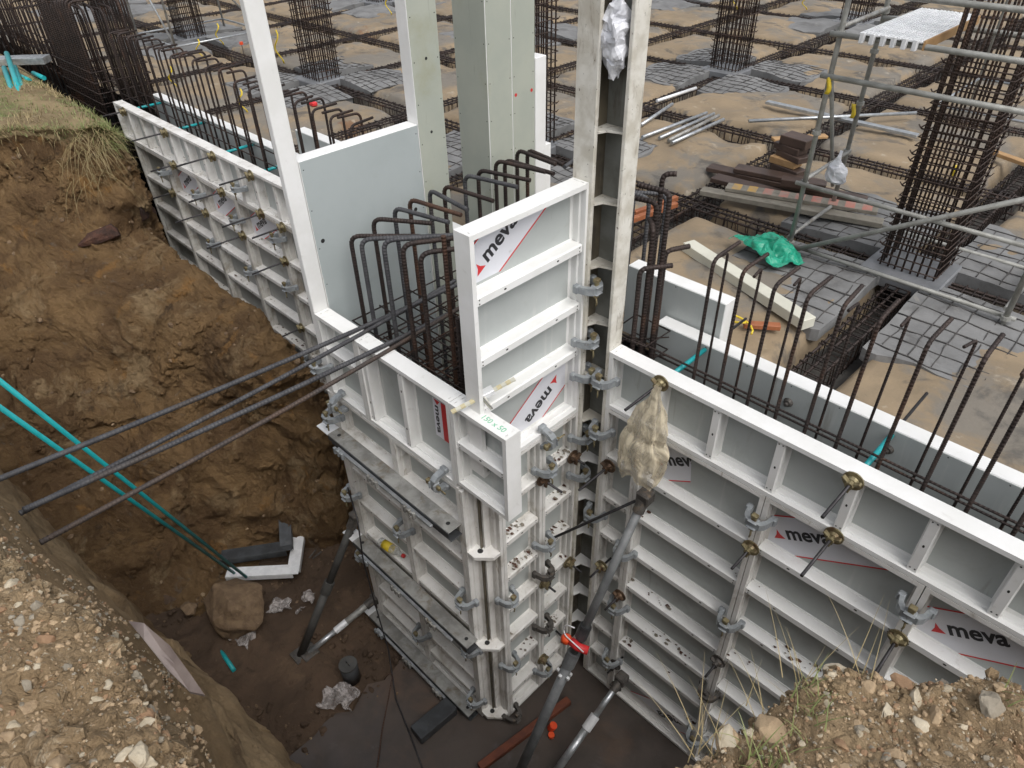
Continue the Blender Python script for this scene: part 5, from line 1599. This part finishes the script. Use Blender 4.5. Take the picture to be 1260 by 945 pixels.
solo('pipe_cap', mb, orangeM, 'bright orange cap lying on the dark pit floor', 'cap')
# teal pipes
def pipe(a, b, r, m, label, name='plastic_pipe'):
    mb = MB(); mb.tube([V(a), V(b)], r, 12)
    solo(name, mb, m, label, 'pipe')
pa, pb = CAM + ray(-40, 437).normalized() * 4.9, at('z', -3.52, 303, 710)
pipe(pb, pa, .0155, teal, 'long teal pipe slanting into the pit, ending past the boulder, upper of the pair')
pa, pb = CAM + ray(-40, 473).normalized() * 4.9, at('z', -3.52, 288, 705)
pipe(pb, pa, .0155, teal, 'long teal pipe slanting into the pit, lower of the pair')
pipe(at('z', -3.76, 271, 800), at('z', -3.76, 288, 825), .022, teal, 'short teal pipe offcut on the pit floor')
pipe(at('z', .12, 24, 137), V(at('z', .12, 10, 95)) + V((0, 0, .12)), .034, teal, 'teal pipe offcut leaning in the grass, first of three')
pipe(at('z', .12, 31, 134), V(at('z', .12, 16, 84)) + V((0, 0, .2)), .034, teal, 'tallest teal pipe offcut leaning in the grass')
pipe(at('z', .12, 36, 133), V(at('z', .12, 22, 92)) + V((0, 0, .1)), .034, teal, 'teal pipe offcut leaning in the grass, on the pit side of three')
pipe(at('z', .16, 24, 93), at('z', .16, 36, 99), .03, teal, 'short teal pipe offcut lying flat in the grass')
pipe(at('z', .16, 41, 90), at('z', .16, 54, 96), .03, teal, 'small teal pipe scrap near the starter bars')
plank(at('z', .2, -30, 80), at('z', .2, 60, 77), .22, .09, galv, 'steel_channel', 'grey steel channel lying on the grass behind the teal offcuts', z=.2, cat='channel')
# cables and thin rods
mb = MB(); mb.tube([at('y', -1.06, 428, 600) , at('y', -1.22, 440, 640), at('y', -1.24, 447, 690), at('y', -1.26, 462, 745), at('y', -1.25, 478, 800), at('z', -3.78, 487, 860), at('z', -3.79, 505, 905), at('z', -3.79, 525, 960)], .007, 6)
solo('cable', mb, rodM, 'thin black cable hanging down the pier edge to the pit floor', 'cable')
mb = MB(); mb.tube(fillet([at('z', -3.6, 473, 836), at('z', -3.5, 480, 826), at('z', -3.6, 483, 832), at('z', -3.78, 470, 900), at('z', -3.79, 462, 960)], .03, 4), .006, 6)
solo('bent_wire', mb, rebarRust, 'rusty hooked wire leaning by the lowest waler', 'wire')
# bottle
t = thing('drink_bottle', 'clear drink bottle with yellow label lying behind the middle waler', 'bottle', None, Matrix.Translation(at('y', -1.0, 482, 675)) @ Matrix.Rotation(-.12, 4, 'Y') @ Matrix.Rotation(.1, 4, 'Z'))
mb = MB(); mb.tube([(-.16, 0, 0), (-.15, 0, 0), (.05, 0, 0), (.11, 0, 0), (.14, 0, 0)], .04, 14, rr=[.03, .042, .042, .018, .014]); part('body', mb, bottleM, t)
mb = MB(); mb.tube([(-.10, 0, 0), (0.0, 0, 0)], .0435, 14); part('label_band', mb, yellowM, t)
mb = MB(); mb.tube([(.14, 0, 0), (.165, 0, 0)], .018, 10); part('cap', mb, redM, t)
# bits of rubble near dark angle
mb = MB()
for k in range(9):
    c = at('z', -3.74, 380 + random.uniform(-8, 14), 650 + random.uniform(-18, 45)); a = random.uniform(0, 3)
    mb.tube([c, c + V((math.cos(a) * .12, math.sin(a) * .12, random.uniform(-.02, .08)))], .009, 6)
    if k % 2: mb.disc(c, (math.cos(a), math.sin(a), .3), .05, .014, 10)
solo('scrap_pile', mb, clampD, 'heap of dark tie nuts and rods by the bright aluminium angle', 'scrap heap')
# leaf-shaped board at the near edge
pts_ = [at('z', .62, *q) for q in ((158, 764), (180, 772), (212, 800), (236, 832), (249, 850), (230, 845), (205, 822), (180, 792))]
mb = MB(); base = pts_[0]
n = len(pts_); 
for e in (0, -.012): mb.v += [p + V((0, 0, e + .03 * math.sin(i))) for i, p in enumerate(pts_)]
mb.face(list(range(n))); mb.face([n + i for i in range(n)][::-1])
for i in range(n): mb.face([i, (i + 1) % n, n + (i + 1) % n, n + i])
solo('board_scrap', mb, mat('grey_lilac_board', (.30, .25, .23), (.2, .16, .15), 9, .6), 'curved greyish board scrap sticking out of the gravel edge', 'board')
# root in the bank
rr_ = []
for q in ((98, 298), (118, 291), (140, 281), (160, 268), (178, 258), (197, 254)):
    rr_.append(min(bank_pts, key=lambda p: 1e9 if pj(p) is None else (pj(p)[0] - q[0]) ** 2 + (pj(p)[1] - q[1]) ** 2) + V((.06, -.05, .02)))
mb = MB(); mb.tube(rr_, .06, 11, rr=[.025, .055, .085, .10, .10, .07])
mb.sm = [False] * len(mb.sm)
for i_, v_ in enumerate(mb.v): mb.v[i_] = v_ + noise.noise_vector(v_ * 7) * .05 + noise.noise_vector(v_ * 22) * .03 - V((.03, 0, .02))
solo('old_root', mb, mat('dark_root_wood', (.075, .032, .02), (.035, .018, .013), 9, .85, layers=[((.14, .07, .04), 14, .58, .7, (1, .3, .3), .7)], bump=[(14, .9, .04), (45, .6, .012)]), 'dark reddish root stump sticking out of the earth bank', 'root')
# folding rule and spring clip on the pier rim
t = thing('folding_rule', 'striped wooden folding rule lying over the pier corner rim', 'folding rule')
a, b = at('z', -.02, 556, 508), at('z', .10, 634, 467)
d = (b - a); L = d.length; d.normalize(); s = V((0, 0, 1)).cross(d).normalized()
M = frame(a, d, s, d.cross(s))
n = 14
for k in range(n):
    mb = MB(); mb.box((L * k / n, -.014, 0), (L * (k + 1) / n - .001, .014, .012), M=M)
    part('rule_segment', mb, woodWhite if k % 2 else mat('rule_yellow', (.64, .57, .36), None, 9, .5), t) if k in (0, 1) else part('rule_segment', mb, woodWhite if k % 2 else bpy.data.materials['rule_yellow'], t)
mb = MB(); mb.box((L * .42, -.028, -.006), (L * .66, .03, .03), .004, M=M); part('clip_body', mb, bright, t)
t = thing('spring_clip', 'pale metal hand clip stuck upright beside the folding rule', 'clip')
a, b = at('y', -.93, 575, 466), at('y', -.93, 604, 504)
mb = MB(); d = (b - a); Lc = d.length; d.normalize(); M = frame(a, d, (0, 1, 0), d.cross(V((0, 1, 0))))
mb.prism([(0, -.03), (Lc * .8, -.012), (Lc, -.004), (Lc, .008), (Lc * .8, .014), (0, .03), (-.02, .02), (-.02, -.02)], M @ V((0, 0, 0)), d, d.cross(V((0, 1, 0))), (0, .012, 0))
part('handle_plate', mb, woodWhite, t)
mb = MB(); mb.tube([a + V((-.02, -.004, .03)), b + V((.02, -.004, .02))], .005, 6); part('wire_edge', mb, galvDirty, t)
# green stencil on the overhanging panel top
ST = text_geo('150 x 50', .055, .012)
mb = MB()
for f in ST[1]:
    mb.prism([(ST[0][i][0], ST[0][i][1]) for i in f], (-.180, -.985, -.0515), (1, 0, 0), (0, 1, 0), (0, 0, .0006))
solo('stencil', mb, greenPrint, 'green stencilled size marking on top of the overhanging corner panel', 'marking')

# ------------------------------------------------------------------ stones, gravel, grass
stones_me = []
for k in range(12):
    me = hullrock(40 + k, 1.1, random.uniform(.7, .95), random.uniform(.5, .75), random.choice((12, 15, 20)), .05)
    stones_me.append(me)
var = {}
def stone_obj(p, r, mi, label, group):
    k = random.randrange(12)
    if (k, mi) not in var:
        m2 = stones_me[k].copy(); m2.materials.clear(); m2.materials.append(STM[mi]); var[(k, mi)] = m2
    o = link('stone', var[(k, mi)])
    o.location = p; o.scale = (r, r, r)
    o.rotation_euler = (random.uniform(-.5, .5), random.uniform(-.5, .5), random.uniform(0, 6.28))
    tag(o, label, 'stone', group)
    return o
nvn = len(nbt)
def pick(pts, nv, tlo, thi, ok):
    for _ in range(400):
        j = random.randrange(len(pts) // nv); i = random.randrange(tlo, thi)
        p = pts[j * nv + i]
        if ok(p): return p
    return pts[0]
def visible(p, m=10):
    q = pj(p)
    return q is not None and -m < q[0] < CW + m and -m < q[1] < CH + m
LABN = {0: 'tan stone lying in the gravel of the near bank', 1: 'pale stone lying in the gravel of the near bank', 2: 'orange brown stone lying in the gravel of the near bank', 3: 'grey stone lying in the gravel of the near bank'}
for k in range(58):
    p = pick(near_pts, nvn, 14, 74, visible)
    mi = random.choices((0, 1, 2, 3), (5, 3, 2, 3))[0]
    r = random.choice((.014, .017, .020, .024, .028, .036))
    stone_obj(p + V((0, 0, -r * .15)), r, mi, LABN[mi], LABN[mi].split(' lying')[0] + 's of the near bank')
LABM = {0: 'tan stone lying on the corner mound', 1: 'pale stone lying on the corner mound', 2: 'orange brown stone lying on the corner mound', 3: 'grey stone lying on the corner mound'}
for k in range(45):
    p = pick(mound_pts, len(mound_pts) // 330, 14, 86, visible)
    mi = random.choices((0, 1, 2, 3), (5, 2, 3, 2))[0]
    r = random.choice((.01, .013, .016, .02, .026))
    stone_obj(p + V((0, 0, -r * .1)), r, mi, LABM[mi], LABM[mi].split(' lying')[0] + 's of the corner mound')
def mound_at(u, v):
    best, bp = 1e9, None
    for p in mound_pts:
        q = pj(p)
        if q is None or p.z < .6: continue
        e = (q[0] - u) ** 2 + (q[1] - v) ** 2
        if e < best: best, bp = e, p
    return bp
for u, v, r, mi, lab in ((1028, 833, .05, 1, 'pale rounded stone on the crest of the corner mound'), (1120, 908, .065, 2, 'large orange brown flat stone on the corner mound'), (955, 905, .06, 0, 'large tan stone half buried among the grass of the mound'),
                         (895, 905, .05, 0, 'tan stone at the tip of the corner mound'), (882, 890, .04, 1, 'pale stone at the tip of the corner mound'), (1215, 868, .045, 3, 'pale grey stone near the edge of the photo on the mound'), (1105, 832, .04, 2, 'reddish stone on the crest of the mound beside the tie rod'), (1148, 880, .028, 0, 'small tan stone above the large orange brown one')):
    p = mound_at(u, v)
    o = stone_obj(p + V((0, 0, 0)), r, mi, lab, None)
def gravel(name, pts, nv, t0, t1, n, rmin, rmax, m, ok=visible):
    mb = MB()
    ico = [(0, 0, 1), (.89, 0, .45), (.28, .85, .45), (-.72, .53, .45), (-.72, -.53, .45), (.28, -.85, .45), (.72, .53, -.45), (-.28, .85, -.45), (-.89, 0, -.45), (-.28, -.85, -.45), (.72, -.53, -.45), (0, 0, -1)]
    fc = [(0, 1, 2), (0, 2, 3), (0, 3, 4), (0, 4, 5), (0, 5, 1), (1, 6, 2), (2, 7, 3), (3, 8, 4), (4, 9, 5), (5, 10, 1), (2, 6, 7), (3, 7, 8), (4, 8, 9), (5, 9, 10), (1, 10, 6), (6, 11, 7), (7, 11, 8), (8, 11, 9), (9, 11, 10), (10, 11, 6)]
    for k in range(n):
        p = pick(pts, nv, t0, t1, ok)
        r = rmin + (rmax - rmin) * random.random() ** 4
        R = Matrix.Rotation(random.uniform(0, 6.3), 3, V((random.gauss(0, 1), random.gauss(0, 1), random.gauss(0, 1))).normalized())
        b = len(mb.v); mi = random.choices(range(len(m)), [8, 1.3, 2.2, 2.5][:len(m)])[0]
        sc = V((random.uniform(.7, 1.2), random.uniform(.6, 1.1), random.uniform(.5, .9)))
        jx = V((random.uniform(-.01, .01), random.uniform(-.01, .01), 0))
        for q in ico:
            e = V(q) * random.uniform(.8, 1.15)
            mb.v.append(p + jx - V((0, 0, r * .3)) + R @ V((e.x * sc.x, e.y * sc.y, e.z * sc.z)) * r)
        for f in fc: mb.face([b + i for i in f], mi)
    o = link(name, mb.mesh(name, m)); o['kind'] = 'stuff'; o['label'] = 'loose gravel'
gravel('gravel', near_pts, nvn, 14, 90, 3600, .003, .014, STM)
gravel('gravel', mound_pts, len(mound_pts) // 330, 16, 100, 3000, .0025, .011, STM)
gravel('rubble', bank_pts, NB, 45, NB - 1, 420, .006, .045, [stBrown, stTan, stBrown], visible)
gravel('soil_clods', bank_pts, NB, 43, NB - 1, 3800, .010, .062, [soil], lambda p: visible(p) and noise.noise(p * 1.4) + .5 * noise.noise(p * 4) > -.05)

def blades(name, roots, m, hmin, hmax, droop, wid, n_per=1):
    mb = MB()
    for p, dirb in roots:
        for _ in range(n_per):
            h = random.uniform(hmin, hmax)
            a = random.uniform(0, 6.28)
            d = (V((math.cos(a), math.sin(a), 0)) * random.uniform(.2, .8) + V(dirb)).normalized()
            side = d.cross(V((0, 0, 1)))
            side = side.normalized() if side.length > .05 else V((1, 0, 0))
            pts = []
            q = V(p) + V((random.uniform(-.02, .02), random.uniform(-.02, .02), -.005)); dd = d.copy()
            for s in range(5):
                pts.append(q.copy())
                q += dd * h / 4
                dd = (dd + V((0, 0, -droop))).normalized()
            b = len(mb.v)
            for s, q in enumerate(pts):
                w_ = wid * (1 - s / 4.2)
                mb.v += [q - side * w_, q + side * w_]
            for s in range(4): mb.face([b + 2 * s, b + 2 * s + 1, b + 2 * s + 3, b + 2 * s + 2])
    o = link(name, mb.mesh(name, m)); o['kind'] = 'stuff'
    return o
rootsG, rootsD, rootsH = [], [], []
for _ in range(3600):
    p = pick(bank_pts, NB, 8, 44, lambda p: -9.8 < p.x < -6.7 and -2.9 < p.y < -.35)
    k = noise.noise(V((p.x * 1.3, p.y * 1.3, 3)))
    (rootsG if k > -.12 else rootsD).append((p, (0, 0, .75)))
for _ in range(220):
    p = pick(bank_pts, NB, 33, 50, lambda p: -2.2 < p.y < -.4)
    rootsH.append((p, (.55, .1, .15)))
deb = MB()
def flake(p, r, mi):
    n_ = random.choice((4, 5)); a0 = random.uniform(0, 6); b0 = len(deb.v)
    for k in range(n_):
        a = a0 + 2 * math.pi * k / n_
        deb.v.append(p + V((math.cos(a) * r * random.uniform(.6, 1.4), math.sin(a) * r * random.uniform(.5, .9), .002 + random.uniform(0, .006))))
    deb.face(list(range(b0, b0 + n_)), mi)
for _ in range(520):
    z = random.choice(RZ_[1:]); x = random.choice((random.uniform(.34, 1.18), random.uniform(.34, 1.18), random.uniform(1.25, 2.1), random.uniform(2.16, 2.9)))
    if noise.noise(V((x * 2.2, z * 3, 1))) < .08: continue
    flake(V((x, .12 - random.uniform(.022, .095), z + .0375)), random.choice((.005, .008, .012, .02)), random.choice((0, 0, 1)))
for _ in range(520):
    z = random.choice(SR); y = random.choice((random.uniform(-.79, -.46), random.uniform(-.38, -.08)))
    if noise.noise(V((y * 3, z * 3, 5))) < .05: continue
    flake(V((-.313 + random.uniform(.022, .095), y, z + .0375)), random.choice((.004, .007, .011, .018)), random.choice((0, 1, 1)))
for _ in range(420):
    z = random.choice(RZ_[0:6]); x = random.uniform(-7.0, -3.6)
    if noise.noise(V((x * 2.2, z * 3, 9))) < .0: continue
    flake(V((x, .12 - random.uniform(.022, .095), z + .0375)), random.choice((.006, .01, .016, .022)), random.choice((0, 1, 1)))
o = link('rib_debris', deb.mesh('rib_debris', [mat('rust_brown_flake', (.10, .045, .03), (.06, .03, .02), 20, .8), mat('mortar_crumb', (.24, .21, .17), (.16, .14, .11), 20, .9)])); o['kind'] = 'stuff'
gravel('soil_clods', near_pts, nvn, 14, 74, 420, .008, .045, [gravelSoil])
gravel('soil_clods', mound_pts, len(mound_pts) // 330, 16, 88, 260, .006, .028, [gravelSoil])
fp = []
for _ in range(3000):
    fp.append(V((random.uniform(-3.6, -.9), random.uniform(-2.9, -.4), -3.80)))
gravel('soil_clods', fp, 1, 0, 1, 900, .008, .055, [pitMud], lambda p: p.x < -1.25)
gravel('rubble', fp, 1, 0, 1, 260, .005, .03, [stBrown, stTan, stBrown], lambda p: noise.noise(p * 1.5) > -.25)
blades('grass', rootsG, grassG, .035, .10, .25, .005)
blades('dry_grass', rootsD, grassD, .04, .12, .3, .005)
hangs = []
for c in (at('y', -.9, 118, 190), at('y', -1.0, 105, 180)):
    hangs.append(c)
blades('hanging_straw', rootsH, grassD, .08, .28, .5, .0035)
cl = []
for _ in range(95):
    p = pick(bank_pts, NB, 38, 56, lambda p: (pj(p) is not None and abs(pj(p)[0] - 108) < 20 and 150 < pj(p)[1] < 240))
    cl.append((p + V((.03, 0, .02)), (.6, -.1, -.1)))
blades('hanging_straw', cl, grassD, .3, .8, .5, .0026)
cl = []
for _ in range(40):
    p = pick(bank_pts, NB, 36, 56, lambda p: (pj(p) is not None and abs(pj(p)[0] - 128) < 14 and 165 < pj(p)[1] < 195))
    cl.append((p + V((.02, 0, .02)), (.7, .3, .5)))
blades('grass_tuft', cl, grassG, .2, .42, .3, .007)
# grass on the mound
for u, v, n in ((1000, 872, 26), (935, 940, 34), (990, 905, 10), (1240, 862, 8)):
    p = mound_at(u, v)
    blades('grass_tuft', [(p + V((random.gauss(0, .025), random.gauss(0, .025), 0)), (0, 0, 1.0)) for _ in range(n)], grassG, .04, .11, .2, .0022)
for u, v, n in ((870, 925, 12), (980, 850, 7), (905, 850, 6), (1060, 830, 4)):
    p = mound_at(u, v)
    blades('dry_grass', [(p + V((random.gauss(0, .02), random.gauss(0, .02), 0)), (-.3, .3, 1.0)) for _ in range(n)], grassD, .1, .24, .12, .0014)
